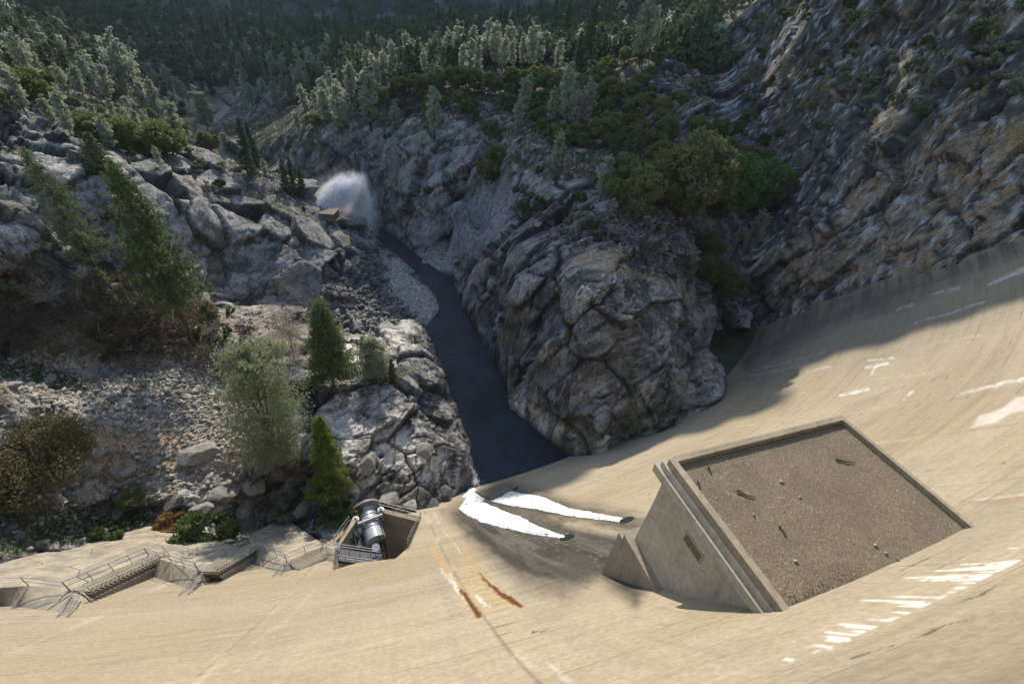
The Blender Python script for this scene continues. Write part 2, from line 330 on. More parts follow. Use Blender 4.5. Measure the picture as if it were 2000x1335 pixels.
# ---------------- rock colour (per vertex, with sunlight on the outcrops painted in) ----------------
def N(p,k,o=5,g=.58): return fbm(p.astype(np.float32),o,k,g)
def lerp(a,b,t): return a+(np.asarray(b)-a)*np.clip(t,0,1)[:,None]
mid=N(q*.35,400); big=N(q*.05,410,4); st=N(qa0*.30*np.array([.5,1,1]),420,5,.62); st2=N(qa0*1.1*np.array([.3,1,1]),430,4,.6); fine=N(q*1.6,440,4)
T=gz(z_talus);BE=gz(z_beach)
c=lerp(np.full((len(q),3),.06)*[1,1,1.02],(.23,.222,.208),sm(mid,-.3,.3))
c=lerp(c,(.30,.288,.268),sm(st,.02,.3)*.9); c=lerp(c,(.03,.03,.033),sm(st2,.05,.3)*.7)
c=lerp(c,(.30,.285,.26),sm(.5*r1+.3*r2+.2*r3,.45,.8)*.4); c=lerp(c,(.05,.05,.052),sm(.5*r1+.5*r2,.35,.1)*.55)
c=lerp(c,(.17,.125,.09),sm(big,.05,.35)*.35*sm(fine,-.2,.2))
c=lerp(c,(.36,.265,.175),gz(z_tan)*sm(mid+.3*h1,-.25,.15)*.95)
c=lerp(c,(.46,.43,.38),gz(z_pale_sun)*sm(st+.2,-.1,.25))  # pale rock; sunlight on the left outcrops is put into the colour
vein=np.exp(-(N(qa0*.16*np.array([.35,1,1]),450,3)/.018)**2); c=lerp(c,(.38,.33,.28),vein*.6*(1-right))
gold=right*sm(N(qa0*.13*np.array([1.6,1,1]),460,5),.11,.19)*sm(fine,-.25,.1)*sm(q[:,2],52,66); c=lerp(c,(.40,.28,.13),gold*.85)
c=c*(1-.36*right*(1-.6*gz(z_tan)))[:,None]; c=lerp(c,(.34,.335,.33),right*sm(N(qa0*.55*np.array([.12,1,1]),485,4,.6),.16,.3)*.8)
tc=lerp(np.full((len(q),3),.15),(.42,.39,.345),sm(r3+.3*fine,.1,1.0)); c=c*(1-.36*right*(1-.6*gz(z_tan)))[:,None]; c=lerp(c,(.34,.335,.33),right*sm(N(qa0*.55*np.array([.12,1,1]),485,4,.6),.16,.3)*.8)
tc=lerp(tc,(.17,.125,.085),sm(mid,.0,.35)*.75)
c=lerp(c,tc,np.clip(T+gz(z_boul)*.3,0,1)); c=lerp(c,lerp(np.full((len(q),3),.20),(.40,.39,.37),sm(fine,-.2,.2)),BE)
c=lerp(c,lerp(np.full((len(q),3),.15),(.29,.29,.295),sm(fine,-.3,.3)),gz(z_scree))
c=lerp(c,(.34,.245,.155),np.clip(gz(z_soil),0,1)*sm(fine,-.45,-.1))
fl=lerp(np.full((len(q),3),.03)*[.8,1.2,.6],(.12,.095,.065),sm(N(q*.2,470,4),-.1,.25)); c=lerp(c,fl,forest*sm(mid,.3,-.1)*.95)
c=lerp(c,(.085,.075,.055),gz(z_floor)*sm(mid,-.3,.1)*.8)
moss=sm(N(q*.13,480,5,.65),.12,.22); c=lerp(c,(.055,.065,.028),moss*.5)
gr=lerp(np.full((len(q),3),.05)*[.8,1.5,.35],(.14,.14,.05),sm(N(q*.6,490,3),-.2,.2)); c=lerp(c,gr,gz(z_grass)*sm(N(q*.5,500,4),-.15,.05))
crk=np.clip(np.exp(-(e1/.03)**2)+.6*patch*np.exp(-(e2/.04)**2),0,1)*rock; c=lerp(c,(.012,.011,.011),crk*.85)
c=c*(1+(np.array([.97,1.,1.045])-1)*(1-np.clip(gz(z_tan)+gz(z_pale_sun)+gold+gz(z_soil)+gz(z_talus),0,1))[:,None])*(1.12+.25*gz(z_pale_sun))[:,None]; wet=sm(q[:,2],2.2,.6)*(1-BE); c=lerp(c,(.04,.04,.042),wet*.6)
ALB=np.zeros((V.shape[0]*V.shape[1],4),np.float32); ALB[:,3]=1; ALB[:,:3]=(.05,.06,.04)
of=~vis.ravel(); fv=fbm(Vf[of]/45.,4,510); ALB[of,:3]=lerp(np.full((of.sum(),3),.03)*[.8,1.1,.8],(.10,.10,.095),sm(fv,.08,.25))
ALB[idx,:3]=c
def rock_mat():
    s=NT('canyon_rock',.85); a=s.n('ShaderNodeAttribute'); a.attribute_name='alb'
    n=s.noise(2.4,6,.68,s.map(rot=(0,-.46,-.49),scale=(.45,1,1)))
    dist=s.n('ShaderNodeVectorMath',operation='MULTIPLY_ADD'); nz=s.n('ShaderNodeTexNoise'); s.l(s.pos(),nz.inputs['Vector']); nz.inputs['Scale'].default_value=.6; nz.inputs['Detail'].default_value=2; s.l(nz.outputs['Color'],dist.inputs[0]); dist.inputs[1].default_value=(2.2,)*3; s.l(s.pos(),dist.inputs[2])
    v1=s.voro(.55,vec=s.map(dist.outputs[0],rot=(0,-.46,-.49),scale=(.4,1,1.2)))
    c=s.mix(s.mp(n,.3,.7),(.62,.62,.62),(1.4,1.4,1.4)); c=s.mix(s.mp(v1,.0,.035,.55,0.),c,(.25,.25,.25))
    s.col(s.mix(1.,a.outputs['Color'],c,'MULTIPLY'))
    s.bump(s.ma('ADD',s.ma('MULTIPLY',s.mp(v1,0,.03),.35),n),.5,.8)
    return s.m
M_rock=rock_mat()
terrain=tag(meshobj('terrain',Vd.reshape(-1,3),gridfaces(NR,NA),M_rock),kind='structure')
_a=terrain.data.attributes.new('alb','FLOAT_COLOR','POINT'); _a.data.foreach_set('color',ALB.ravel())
# ---------------- concrete dam ----------------
na,nz=1800,620
ag=np.linspace(-1.0,.46,na); zg=np.r_[np.linspace(H-1.2,70,240,endpoint=False),np.linspace(70,-9,nz-240)]
AG,ZG=np.meshgrid(ag,zg); FV=fpt(AG,ZG).reshape(-1,3); fx,fy=projn(FV); S=(AG*R).ravel(); Z=ZG.ravel(); Ar=AG.ravel()
q3=np.stack([S,Z,np.zeros_like(S)],-1)
def nn(su,sz,k,o=4,g=.6,m=None):
    a=q3 if m is None else q3[m]
    return N(a*np.array([su,sz,1])+.37,k,o,g)
# slight formwork relief: each lift of concrete sits a little proud or shy of the next
lift=np.floor(Z/1.52); lf=(Z/1.52)-lift
rel=(_hash(lift.astype(int),lift.astype(int)*0,lift.astype(int)*0,7)-.5)*.03
nrm=np.stack([np.sin(AZ+math.pi+Ar),np.cos(AZ+math.pi+Ar),0*Ar],-1)
FV=FV-nrm*(rel+nn(.02,.05,700,3)*.10)[:,None]
DC=np.full((len(S),3),1.)*np.array([.392,.336,.240])
DC=lerp(DC,(.52,.44,.315),sm(nn(.012,.05,701),-.1,.3)*.7); DC=lerp(DC,(.40,.315,.195),sm(nn(.02,.12,702),.0,.3)*.55)
DC=lerp(DC,(.34,.29,.215),sm(nn(.008,.9,703,4),.12,.4)*.42)                # stained lifts
DC=lerp(DC,(.55,.47,.345),sm(nn(.012,1.5,704,4),.15,.45)*.45)
DC=lerp(DC,(.36,.32,.25),sm(nn(.6,.03,705,4),.12,.4)*.28)                   # run-down streaks
ph=_hash(lift.astype(int),(S/9.).astype(int),lift.astype(int)*0,9)
seam=np.exp(-((np.minimum(lf,1-lf)*1.52)/.07)**2); DC=lerp(DC,(.20,.17,.13),.0*seam*sm(nn(.10,.0,706,4,.7)+(ph-.5)*.6,.0,.3)*.42)
DC=lerp(DC,(.10,.09,.075),seam*sm(nn(.35,.03,707,4,.7),.30,.42)*.75)
jt=np.abs((Ar+.022+.0825*20+.04125)%.0825-.04125)*R; DC=lerp(DC,(.16,.135,.10),np.exp(-(jt/.10)**2)*.6)
DC=lerp(DC,(.63,.55,.43),np.exp(-(np.maximum(jt-.1,0)/.5)**2)*sm(nn(.5,.25,708),.0,.35)*.6)
# right half: fine panel marks
rt=sm(fx,1400,1700)*sm(900-fy,0,200)
vj=np.abs((S/3.05)%1-.5)*3.05; DC=lerp(DC,(.29,.25,.19),np.exp(-((1.52-vj)/.09)**2)*.35*rt); DC=lerp(DC,(.36,.30,.21),rt*.35)
FINE=nn(2.2,2.2,710,3)
def pm(poly,soft=6,jit=6,k=720):
    m=(fx>min(p[0] for p in poly)-80)&(fx<max(p[0] for p in poly)+80)&(fy>min(p[1] for p in poly)-80)&(fy<max(p[1] for p in poly)+80)
    o=np.zeros(len(S)); w1=nn(.25,.25,k,3,m=m)*jit*1.6;w2=nn(.25,.25,k+1,3,m=m)*jit*1.6; X,Y=fx[m]+w1,fy[m]+w2
    d=polydist(X,Y,poly); i=inpoly(X,Y,poly); o[m]=sm(np.where(i,d,-d),-soft,soft); return o
def pl(pts,w,jit=2,k=730):   # tapered stroke of half width w (list or number)
    o=np.zeros(len(S)); ws=list(w)+[w[-1]]*len(pts) if isinstance(w,(list,tuple)) else [w]*len(pts)
    x0=min(p[0] for p in pts)-40;x1=max(p[0] for p in pts)+40;y0=min(p[1] for p in pts)-40;y1=max(p[1] for p in pts)+40
    m=(fx>x0)&(fx<x1)&(fy>y0)&(fy<y1); X=fx[m]+nn(.8,.8,k,3,m=m)*jit;Y=fy[m]+nn(.8,.8,k+1,3,m=m)*jit; best=np.zeros(m.sum())
    for i in range(len(pts)-1):
        ax,ay=pts[i];bx,by=pts[i+1];vx,vy=bx-ax,by-ay;t=np.clip(((X-ax)*vx+(Y-ay)*vy)/(vx*vx+vy*vy),0,1);d=np.hypot(X-ax-t*vx,Y-ay-t*vy);ww=ws[i]+(ws[i+1]-ws[i])*t
        best=np.maximum(best,1-sm(d/np.maximum(ww*.75,.3),.5,1.3))
    o[m]=best; return o
# long dark seep stain under the right abutment, hillside shade painted in with it
stk=.55+.45*sm(nn(.03,1.2,741),-.3,.2)
DC=lerp(DC,(.095,.092,.088),pm([(1440,690),(1480,640),(1600,592),(1700,550),(1850,512),(2050,440),(2050,478),(1900,540),(1760,600),(1600,650),(1490,715),(1460,740)],16,8)*stk*1.)
DC=lerp(DC,(.06,.06,.058),pl([(1450,705),(1560,650),(1700,590),(1850,540)],[4,10,12,3],8)*.6)
DC=lerp(DC,(.26,.23,.18),pm([(1440,740),(1460,680),(1600,600),(2050,470),(2050,600),(1750,690),(1590,720),(1480,800)],40,10)*.5)  # broad darkening follows the hill's cast shadow, painted into the concrete
# wet concrete below the outlet openings
wetp=pm([(870,1002),(915,975),(1000,950),(1060,962),(1130,985),(1240,1008),(1330,1040),(1240,1180),(1172,1132),(1120,1148),(1060,1135),(990,1110),(935,1065)],20,6)
wetp=np.maximum(wetp,pm([(880,1000),(960,1010),(1100,1090),(1180,1130),(1100,1170),(1020,1150),(950,1085),(900,1030)],22,5)*.65)
dry=pm([(1070,1006),(1150,1016),(1240,1034),(1260,1052),(1200,1050),(1110,1028)],8,3); wetp=wetp*(1-dry*.85)
DC=lerp(DC,(.072,.066,.055),wetp*.98)
DC=lerp(DC,(.19,.172,.14),wetp*sm(nn(.9,.07,748,5,.7),-.1,.35)*.6); DC=lerp(DC,(.035,.033,.028),wetp*sm(nn(.6,.12,749,4,.7),.1,.35)*.6)
spk=pm([(900,1000),(1000,960),(1240,1030),(1260,1120),(1160,1130),(1060,1090),(960,1020)],16,5); DC=lerp(DC,(.05,.047,.04),spk*sm(nn(.8,.4,746,5,.75),.05,.25)*.55); DC=lerp(DC,(.42,.39,.33),spk*sm(nn(3.2,2.4,747,2),.45,.55)*.45)
DC=lerp(DC,(.25,.20,.13),pm([(990,990),(1110,1010),(1300,1020),(1300,1040),(1100,1030)],8,4)*.25)
BRK=sm(nn(.5,.9,750,5,.7),-.3,.0)*sm(nn(2.5,2.5,751,3,.7),-.5,-.1)
# rust
for pts,w in (([(936,1200),(912,1168),(893,1145)],[9,6,4]),([(1016,1183),(985,1165),(958,1143),(935,1118)],[6,8,5,3])):
    DC=lerp(DC,(.60,.36,.13),pl([(x,y) for x,y in pts]+[(pts[-1][0]-28,pts[-1][1]-50)],[v*1.5 for v in w]+[3],4)*.5); DC=lerp(DC,(.20,.062,.022),pl(pts,w,4)*.95); DC=lerp(DC,(.10,.03,.015),pl(pts[:2],[w[0]*.6,w[1]*.5],4)*.8)
DC=lerp(DC,(.58,.37,.15),pl([(893,1145),(868,1108),(850,1075),(838,1050)],[8,7,6,4],5)*.5)
DC=lerp(DC,(.56,.41,.19),pm([(890,1140),(900,1175),(935,1200),(1010,1185),(960,1140),(900,1080)],14,6)*.35)
for pts,w in (([(936,1200),(912,1168),(893,1145)],[8,5,3]),([(1016,1183),(985,1165),(958,1143),(940,1125)],[5,7,4,1.5])): DC=lerp(DC,(.13,.04,.016),pl(pts,w,5)*.92)
# white lime marks
WH=(.86,.86,.84); W2=(.78,.74,.66)
for pts,w,c,a in [([(880,1122),(895,1150)],[3,5],WH,.8),([(930,1163),(948,1182)],[3,6],WH,.9),([(903,1080),(870,1040),(846,1000)],[2,2,1],WH,.5),([(860,1110),(885,1140),(905,1168)],[2,4,3],WH,.7),([(955,1180),(960,1186)],[2,2],WH,.8),
  ([(1850,775),(1925,755),(2010,738)],[2,4,6],WH,.85),([(1640,772),(1694,760)],[3,6],WH,.9),([(1765,780),(1782,765)],[3,5],WH,.8),([(1690,718),(1735,708)],[3,6],WH,.85),([(1700,732),(1715,712)],[3,3],WH,.6),([(1695,704),(1745,698)],[2,3],WH,.7),([(1575,726),(1622,716)],[2,3],WH,.4),
  ([(1788,630),(1850,612),(1922,590)],[2,2.5,3],(.75,.78,.82),.75),([(1930,555),(2010,522)],[4,9],(.78,.80,.84),.8),([(1820,575),(1872,562)],[3,5],(.75,.77,.8),.6),([(1750,605),(1782,595)],[3,6],(.75,.77,.8),.65),([(1960,545),(2010,530)],[1,2],(.75,.77,.8),.5),([(1470,722),(1540,708),(1612,686)],[2,3,2],(.7,.7,.7),.4),([(1460,735),(1530,722),(1610,692)],[3,5,6],(.6,.6,.6),.3),([(1825,668),(1918,655)],[2,3],(.62,.5,.33),.6),([(1720,740),(1820,728)],[4,7],(.62,.52,.34),.5),([(1660,785),(1780,740)],[4,8],(.62,.52,.34),.4),
  ([(1880,985),(2010,973)],[5,7],(.36,.24,.16),.75),([(1900,978),(2010,965)],[2,3],W2,.7),([(1070,1290),(1120,1340)],[4,12],(.75,.72,.66),.7),([(620,1145),(560,1210),(430,1300),(370,1345)],[3,5,7,6],(.62,.53,.40),.5),([(440,1290),(360,1350)],[2,3],WH,.3)]:
    DC=lerp(DC,c,pl(pts,w,4)*a*BRK*.75)
DC=lerp(DC,(.74,.66,.60),pm([(1895,834),(1915,812),(1960,795),(1985,775),(2020,765),(2020,800),(1975,806),(1945,822),(1920,826)],3,4)*.9)
# comb of lime streaks hanging from one lift line
zc=[face(x,y)[2] for x,y in ((1600,1262),(1800,1180),(2000,1098))]; zl=float(np.mean(zc)); 
len_=np.clip((nn(1.9,.0,760,5,.9)+.12)*6.5+nn(.15,0,761,3)*2.5,0,4.2)*sm(fx,1560,1640)*(1-.35*sm(fx,1700,1560)); dz=zl-Z-.12*0
DC=lerp(DC,(1.,1.,.97),((dz>0)&(fx>1520))*sm(len_-dz,0,.35)*sm(nn(4.2,0,763,2,.5)+.3*sm(dz,.6,0),-.25,-.02)*sm(nn(1.5,1.2,762,4,.8),-.42,-.1)*.88)
DC=lerp(DC,(.52,.45,.33),((dz>0)&(dz<len_*1.5)&(fx>1520)).astype(float)*.25)
yx=[(1600,1262),(1800,1180),(2000,1098)]
for (a0,b0,a1,b1) in [(1530,1283,1545,1288),(1570,1256,1622,1262),(1615,1240,1655,1248)]: DC=lerp(DC,(.88,.88,.87),pl([(a0,b0),(a1,b1)],[1.5,4.5],3)*.95)
# dark cracks high on the face
for pts in [[(1665,1283),(1712,1268),(1750,1255)],[(1880,1172),(1950,1140)],[(1790,1240),(1900,1205)],[(40,1260),(52,1257)],[(1040,1233),(1075,1225)]]: DC=lerp(DC,(.05,.045,.04),pl(pts,[2.5,1.2,1][:len(pts)],8)*.8)
# upper right surface weathered grey green
DC=lerp(DC,(.34,.29,.20),pm([(1650,1320),(1800,1230),(2050,1120),(2050,1400),(1500,1400)],40,10)*.6*sm(nn(.05,.4,765),-.25,.15))
# lighter lower left
DC=lerp(DC,(.47,.39,.275),pm([(-50,1200),(600,1110),(640,1180),(300,1400),(-50,1400)],50,10)*.35)
PIT=[(650,1112),(655,1060),(684,1020),(700,985),(742,990),(823,1010),(797,1068),(773,1090),(744,1093),(700,1098)]
def concrete(name,attrname='alb',c=None):
    s=NT(name,.88); 
    n=s.noise(3.0,6,.7); n2=s.noise(14.,3,.6)
    k=s.mix(s.mp(n,.3,.72),(.80,.80,.80),(1.14,1.14,1.13)); k=s.mix(s.mp(n2,.62,.72,0,.5),k,(.5,.48,.44)); 
    if c: 
        big=s.noise(.35,5); base=s.mix(s.mp(big,.3,.7),tuple(x*.84 for x in c),tuple(x*1.1 for x in c))
        st=s.noise(1.6,5,.6,s.map(scale=(1,1,.12))); base=s.mix(s.mp(st,.52,.72,0,.5),base,tuple(x*.55 for x in c))
    else:
        a=s.n('ShaderNodeAttribute'); a.attribute_name=attrname; base=a.outputs['Color']
        ge=s.n('ShaderNodeUVMap'); sx=s.n('ShaderNodeSeparateXYZ'); s.l(ge.outputs[0],sx.inputs[0]); zf=s.ma('FRACT',s.ma('DIVIDE',sx.outputs[1],1.52)); dz_=s.ma('MINIMUM',zf,s.ma('SUBTRACT',1.,zf)); ln_=s.mp(dz_,.012,.04,1.,0.); bn=s.noise(1.,6,.75,s.map(ge.outputs[0],scale=(.11,.66,1))); k=s.mix(s.ma('MULTIPLY',ln_,s.mp(bn,.44,.66)),k,(.42,.38,.33)); xf=s.ma('FRACT',s.ma('DIVIDE',sx.outputs[0],3.2)); k=s.mix(s.ma('MULTIPLY',s.mp(s.ma('MINIMUM',xf,s.ma('SUBTRACT',1.,xf)),.004,.015,1.,0.),s.mp(s.noise(1.,4,.7,s.map(ge.outputs[0],scale=(.4,.12,1))),.5,.7,0,.35)),k,(.5,.46,.4)); pat=s.noise(1.,6,.7,s.map(ge.outputs[0],scale=(.07,.22,1))); k=s.mix(s.mp(pat,.5,.68,0,.5),k,(.68,.67,.66)); pa2=s.noise(1.,7,.72,s.map(ge.outputs[0],scale=(.035,.9,1))); k=s.mix(s.mp(pa2,.52,.66,0,.45),k,(.66,.63,.58)); pa3=s.noise(1.,5,.7,s.map(ge.outputs[0],scale=(1.1,.05,1))); k=s.mix(s.mp(pa3,.56,.72,0,.35),k,(.7,.67,.62)); st=s.noise(1.0,5,.65,s.map(ge.outputs[0],scale=(.25,2.2,1))); k=s.mix(s.mp(st,.55,.75,0,.4),k,(.72,.70,.64))
    s.col(s.mix(1.,base,k,'MULTIPLY')); s.bump(n,.02,.5); return s.m
M_face=concrete('dam_concrete'); M_con=concrete('weathered_concrete',c=(.28,.24,.178)); M_con2=concrete('grey_concrete',c=(.26,.232,.186)); M_con3=concrete('stained_concrete',c=(.15,.135,.11))
dam=tag(bpy.data.objects.new('concrete_dam',None),'huge curved tan concrete dam face with lime streaks and a wet dark patch',"dam"); COL.objects.link(dam); dam.location=(0,0,0)
fc=gridfaces(nz,na); cxy=FV[fc].mean(1); gx,gy=projn(cxy); keep=~inpoly(gx,gy,PIT)
fo=meshobj('downstream_face',FV,fc[keep][:,::-1],M_face,dam)
cc=np.ones((len(S),4),np.float32); cc[:,:3]=DC*.66*(1+.06*FINE[:,None]); a_=fo.data.attributes.new('alb','FLOAT_COLOR','POINT'); a_.data.foreach_set('color',cc.ravel())
uv=fo.data.uv_layers.new(name='UVMap'); li=np.empty(len(fo.data.loops),np.int32); fo.data.loops.foreach_get('vertex_index',li); uv.data.foreach_set('uv',np.stack([S[li],Z[li]],-1).astype(np.float32).ravel())
del AG,ZG,fc,cxy
# crest, roadway and upstream side, so the dam is a solid wall
an=np.linspace(-1.0,.46,90)
def ringpt(a,r,z): 
    g=AZ+math.pi+a; return (C0[0]+math.sin(g)*r,C0[1]+math.cos(g)*r,z)
rows=[(R+.22,H-1.2),(R+.22,H-.9),(R+.55,H-.9),(R+.55,H-2),(R+7,H-2),(R+7,H-.9),(R+7.5,H-.9),(R+8.5,H-100)]
cv=[ringpt(a,r,z) for r,z in rows for a in an]; meshobj('crest_parapet',np.array(cv),gridfaces(len(rows),90),M_con,dam)
def mb_box(v,f,o,u,w,h):
    """box from corner o with edge vectors u,w,h"""
    b=len(v);o,u,w,h=[np.asarray(x,float) for x in (o,u,w,h)]
    for c in (0,1):
        v+= [o+h*c,o+u+h*c,o+u+w+h*c,o+w+h*c]
    f+= [[b,b+3,b+2,b+1],[b+4,b+5,b+6,b+7]]+[[b+i,b+(i+1)%4,b+4+(i+1)%4,b+4+i] for i in range(4)]
def tube(v,f,a,b,r,n=8,r2=None):
    a=np.asarray(a,float);b=np.asarray(b,float);d=b-a;L=np.linalg.norm(d);d=d/L;t=np.array([0,0,1.]) if abs(d[2])<.9 else np.array([1.,0,0]);p=np.cross(d,t);p/=np.linalg.norm(p);q_=np.cross(d,p);k=len(v);r2=r if r2 is None else r2
    for c,rad in ((a,r),(b,r2)):
        for i in range(n): g=2*math.pi*i/n; v.append(c+(p*math.cos(g)+q_*math.sin(g))*rad)
    for i in range(n): f.append([k+i,k+(i+1)%n,k+n+(i+1)%n,k+n+i])
    f.append([k+i for i in range(n)][::-1]); f.append([k+n+i for i in range(n)])
# outlet mouths
M_dark=simple('black_bore_shade',(.012,.013,.012),.5,.4,4); M_lip=simple('algae_concrete',(.07,.075,.05),.7,.5,3)
for cx,cy,w,h in ((1108,1049,15,5.5),(1224,1015,14,5)):
    v=[];f=[];n=18
    ring=[face(cx+math.cos(2*math.pi*i/n)*w,cy-3.5*math.cos(2*math.pi*i/n)+math.sin(2*math.pi*i/n)*h,.10) for i in range(n)]; ring2=[face(cx+1.35*math.cos(2*math.pi*i/n)*w,cy-3.5*math.cos(2*math.pi*i/n)+1.35*math.sin(2*math.pi*i/n)*h,.02) for i in range(n)]
    c=face(cx,cy,.1); inn=np.array([math.sin(AZ+math.pi),math.cos(AZ+math.pi),-.3]); ring3=[p*.8+c*.2+inn*1.6 for p in ring]
    v=ring2+ring+ring3+[c+inn*1.8]; f=[[i,(i+1)%n,n+(i+1)%n,n+i] for i in range(n)]; o=meshobj('outlet_mouth',v,f,M_lip,dam)
    ring=[p-inn*.06 for p in ring]; v=ring+[c-inn*.05]; f=[[i,(i+1)%n,n] for i in range(n)]; meshobj('bore_shade_disc',v,f,M_dark,o); continue  # flat black disc on the face; colour stands in for shade in the bore
    f=[[n+i,n+(i+1)%n,2*n+(i+1)%n,2*n+i] for i in range(n)]+[[2*n+i,2*n+(i+1)%n,3*n] for i in range(n)]; meshobj('bore_shade_disc',v,f,M_dark,o)
def apron_mat():
    s=NT('apron_concrete',.9); n=s.noise(.45,7,.7); f_=s.noise(2.5,6,.7); st=s.noise(.7,5,.6,s.map(rot=(0,0,.35),scale=(1,.18,.3)))
    c=s.mix(s.mp(n,.4,.62),(.20,.182,.15),(.33,.285,.215)); c=s.mix(s.mp(st,.52,.68,0,.6),c,(.37,.33,.26)); c=s.mix(s.mp(f_,.55,.75,0,.7),c,(.14,.125,.10)); v_=s.voro(.13,vec=s.map(rot=(0,0,.5))); c=s.mix(s.mp(v_,.004,.012,.8,0.),c,(.05,.045,.04)); s.col(c); s.bump(f_,.12,.6); return s.m
M_apron=apron_mat()
# ---------------- abutment ledges and aprons on the left ----------------
ST=[(-60,1152,2.4),(56,1143,2.4),(135,1152,1.7),(290,1084,2.9),(387,1114,2.1),(487,1061,2.6),(560,1096,1.3),(630,1066,1.8),(655,1072,1.6)]
NEAR=[(-60,1176),(38,1185),(130,1196),(300,1126),(378,1152),(488,1096),(549,1120),(632,1090),(652,1098)]
LOW=[(-60,1118),(56,1084),(135,1069),(290,1027),(365,1040),(470,1066),(487,1052),(600,1040),(655,1068)]
def seg(a,b,t): return [a[i]+(b[i]-a[i])*t for i in range(len(a))]
def ledge(i0,i1,low,n=14,m=8,name='abutment_apron'):
    v=[];
    for s_ in range(n+1):
        t=s_/n; far=seg(ST[i0],ST[i1],t); nr=seg(NEAR[i0],NEAR[i1],t); lo=low(t)
        v.append(face(nr[0],nr[1],-.3)); v.append(face(nr[0],nr[1],.02)); v.append(face(far[0],far[1],far[2]))
        for k in range(1,m+1): g=k/m; v.append(face(far[0]+(lo[0]-far[0])*g,far[1]+(lo[1]-far[1])*g,far[2]))
    v=np.array(v).reshape(n+1,m+3,3); w=v.copy(); w[:,2:,:]+=np.random.RandomState(i0).normal(0,.02,w[:,2:,:].shape)
    # side skirts
    g=gridfaces(n+1,m+3).tolist(); vv=w.reshape(-1,3).tolist()
    for e in (0,n):
        base=len(vv); 
        for k in range(m+3):
            p=w[e,k]; d=p[:2]-C0; rr_g=max(0,facegap([p[0],p[1],p[2]])*-1)+.6; u=d/np.linalg.norm(d); vv.append([p[0]+u[0]*rr_g,p[1]+u[1]*rr_g,p[2]])
        for k in range(m+2): g.append([e*(m+3)+k,e*(m+3)+k+1,base+k+1,base+k])
    return meshobj(name,vv,g,M_apron,dam)
ledge(0,1,lambda t:seg(LOW[0],LOW[1],t)); ledge(1,2,lambda t:seg(LOW[1],LOW[2],t)); ledge(2,3,lambda t:seg(LOW[2],LOW[3],t))
ledge(3,4,lambda t:seg((290,1027),(345,1034),t)); ledge(4,5,lambda t:seg((345,1034),(480,1072),t)) 
ledge(5,6,lambda t:seg((484,1048),(553,1008),t)); ledge(6,7,lambda t:seg((553,1008),(625,1058),t)); ledge(7,8,lambda t:seg((625,1058),(660,1066),t))
M_steel=simple('galvanised_steel',(.33,.34,.35),.42,.2,6,.65); M_steel_dark=simple('dark_painted_steel',(.045,.052,.06),.5,.35,5,.3); M_tread=concrete('stair_concrete',c=(.30,.262,.20))
def rail(parent,pts,h=1.75,step=3.2,r=.042,name='handrail'):
    v=[];f=[]
    for a,b in zip(pts,pts[1:]):
        a=np.array(a,float);b=np.array(b,float);L=np.linalg.norm(b-a);n=max(1,int(round(L/step)))
        for hh in (h,h*.52): tube(v,f,a+[0,0,hh],b+[0,0,hh],r,6)
        for k in range(n+1): p=a+(b-a)*k/n; tube(v,f,p-[0,0,.1],p+[0,0,h],r,6)
    return meshobj(name,v,f,M_steel,parent)
SL=['steps descending beneath the lower left landing of the dam, leftmost flight','long concrete stair flight with pipe rails between two flat ledges on the dam','shorter stair flight with rusty upper rail in the middle of the ledge path','last curved stair flight ending beside the valve pit']
def stair(i0,i1,n,lab):
    root=bpy.data.objects.new('stair_flight',None); COL.objects.link(root); tag(root,lab,'stairs',group='stair flights along the dam ledge')
    A_=face(*ST[i0]);B_=face(*ST[i1]); root.location=B_; A_,B_=A_-B_,np.zeros(3)
    d=B_-A_; dh=np.array([d[0],d[1],0]);L=np.linalg.norm(dh);dh/=L; w=np.cross(dh,[0,0,1]); 
    if w@CM[:,0]*0+ (w[0])<0: w=-w
    W=1.9; v=[];f=[]
    for k in range(n):
        z0=A_[2]+d[2]*k/n; p=A_+dh*L*k/n; p[2]=z0+d[2]/n+.2; mb_box(v,f,p+w*.25,dh*L/n*.72,w*(W+.3),np.array([0,0,.18]))
    meshobj('steps',v,f,M_tread,root)
    v=[];f=[]; c=[A_+w*.2+[0,0,-2.4],A_+w*(W+.2)+[0,0,-2.4],B_+w*(W+.2)+[0,0,-2.4],B_+w*.2+[0,0,-2.4]]; t=[x+[0,0,1.75] for x in c]; v=c+t; f=[[0,3,2,1],[4,5,6,7]]+[[i,(i+1)%4,4+(i+1)%4,4+i] for i in range(4)]; meshobj('stair_slab',v,f,M_con3,root)
    v=[];f=[]
    a=A_+w*.12;b=B_+w*.12
    for s0,s1,tp in ((0,.13,2.5),(W+.25,W+.42,1.35)):
        c=[A_+w*s0+[0,0,-2.6],A_+w*s1+[0,0,-2.6],B_+w*s1+[0,0,-2.6],B_+w*s0+[0,0,-2.6]]; t=[x+[0,0,tp] for x in c]; k=len(v); v+=c+t; f+=[[k,k+3,k+2,k+1],[k+4,k+5,k+6,k+7]]+[[k+i,k+(i+1)%4,k+4+(i+1)%4,k+4+i] for i in range(4)]
    meshobj('stair_wall',v,f,M_con2,root)
    rail(root,[A_+w*.1,B_+w*.1]); rail(root,[A_+w*(W+.3)+[0,0,-.3],B_+w*(W+.3)+[0,0,-.3]],1.2,4.5)
    return root
stair(0,1,12,SL[0]) if False else None
stair(2,3,19,SL[1]); stair(4,5,20,SL[2]); stair(6,7,15,SL[3])
fence=tag(bpy.data.objects.new('ledge_railing',None),'thin grey pipe railing along the outer edges of the dam ledges','railing'); COL.objects.link(fence); fence.location=face(*ST[1]); fl_=np.array(fence.location)
for i0,i1 in ((0,1),(1,2),(3,4),(5,6),(7,8)): rail(fence,[face(*ST[i0])-fl_,face(*ST[i1])-fl_])
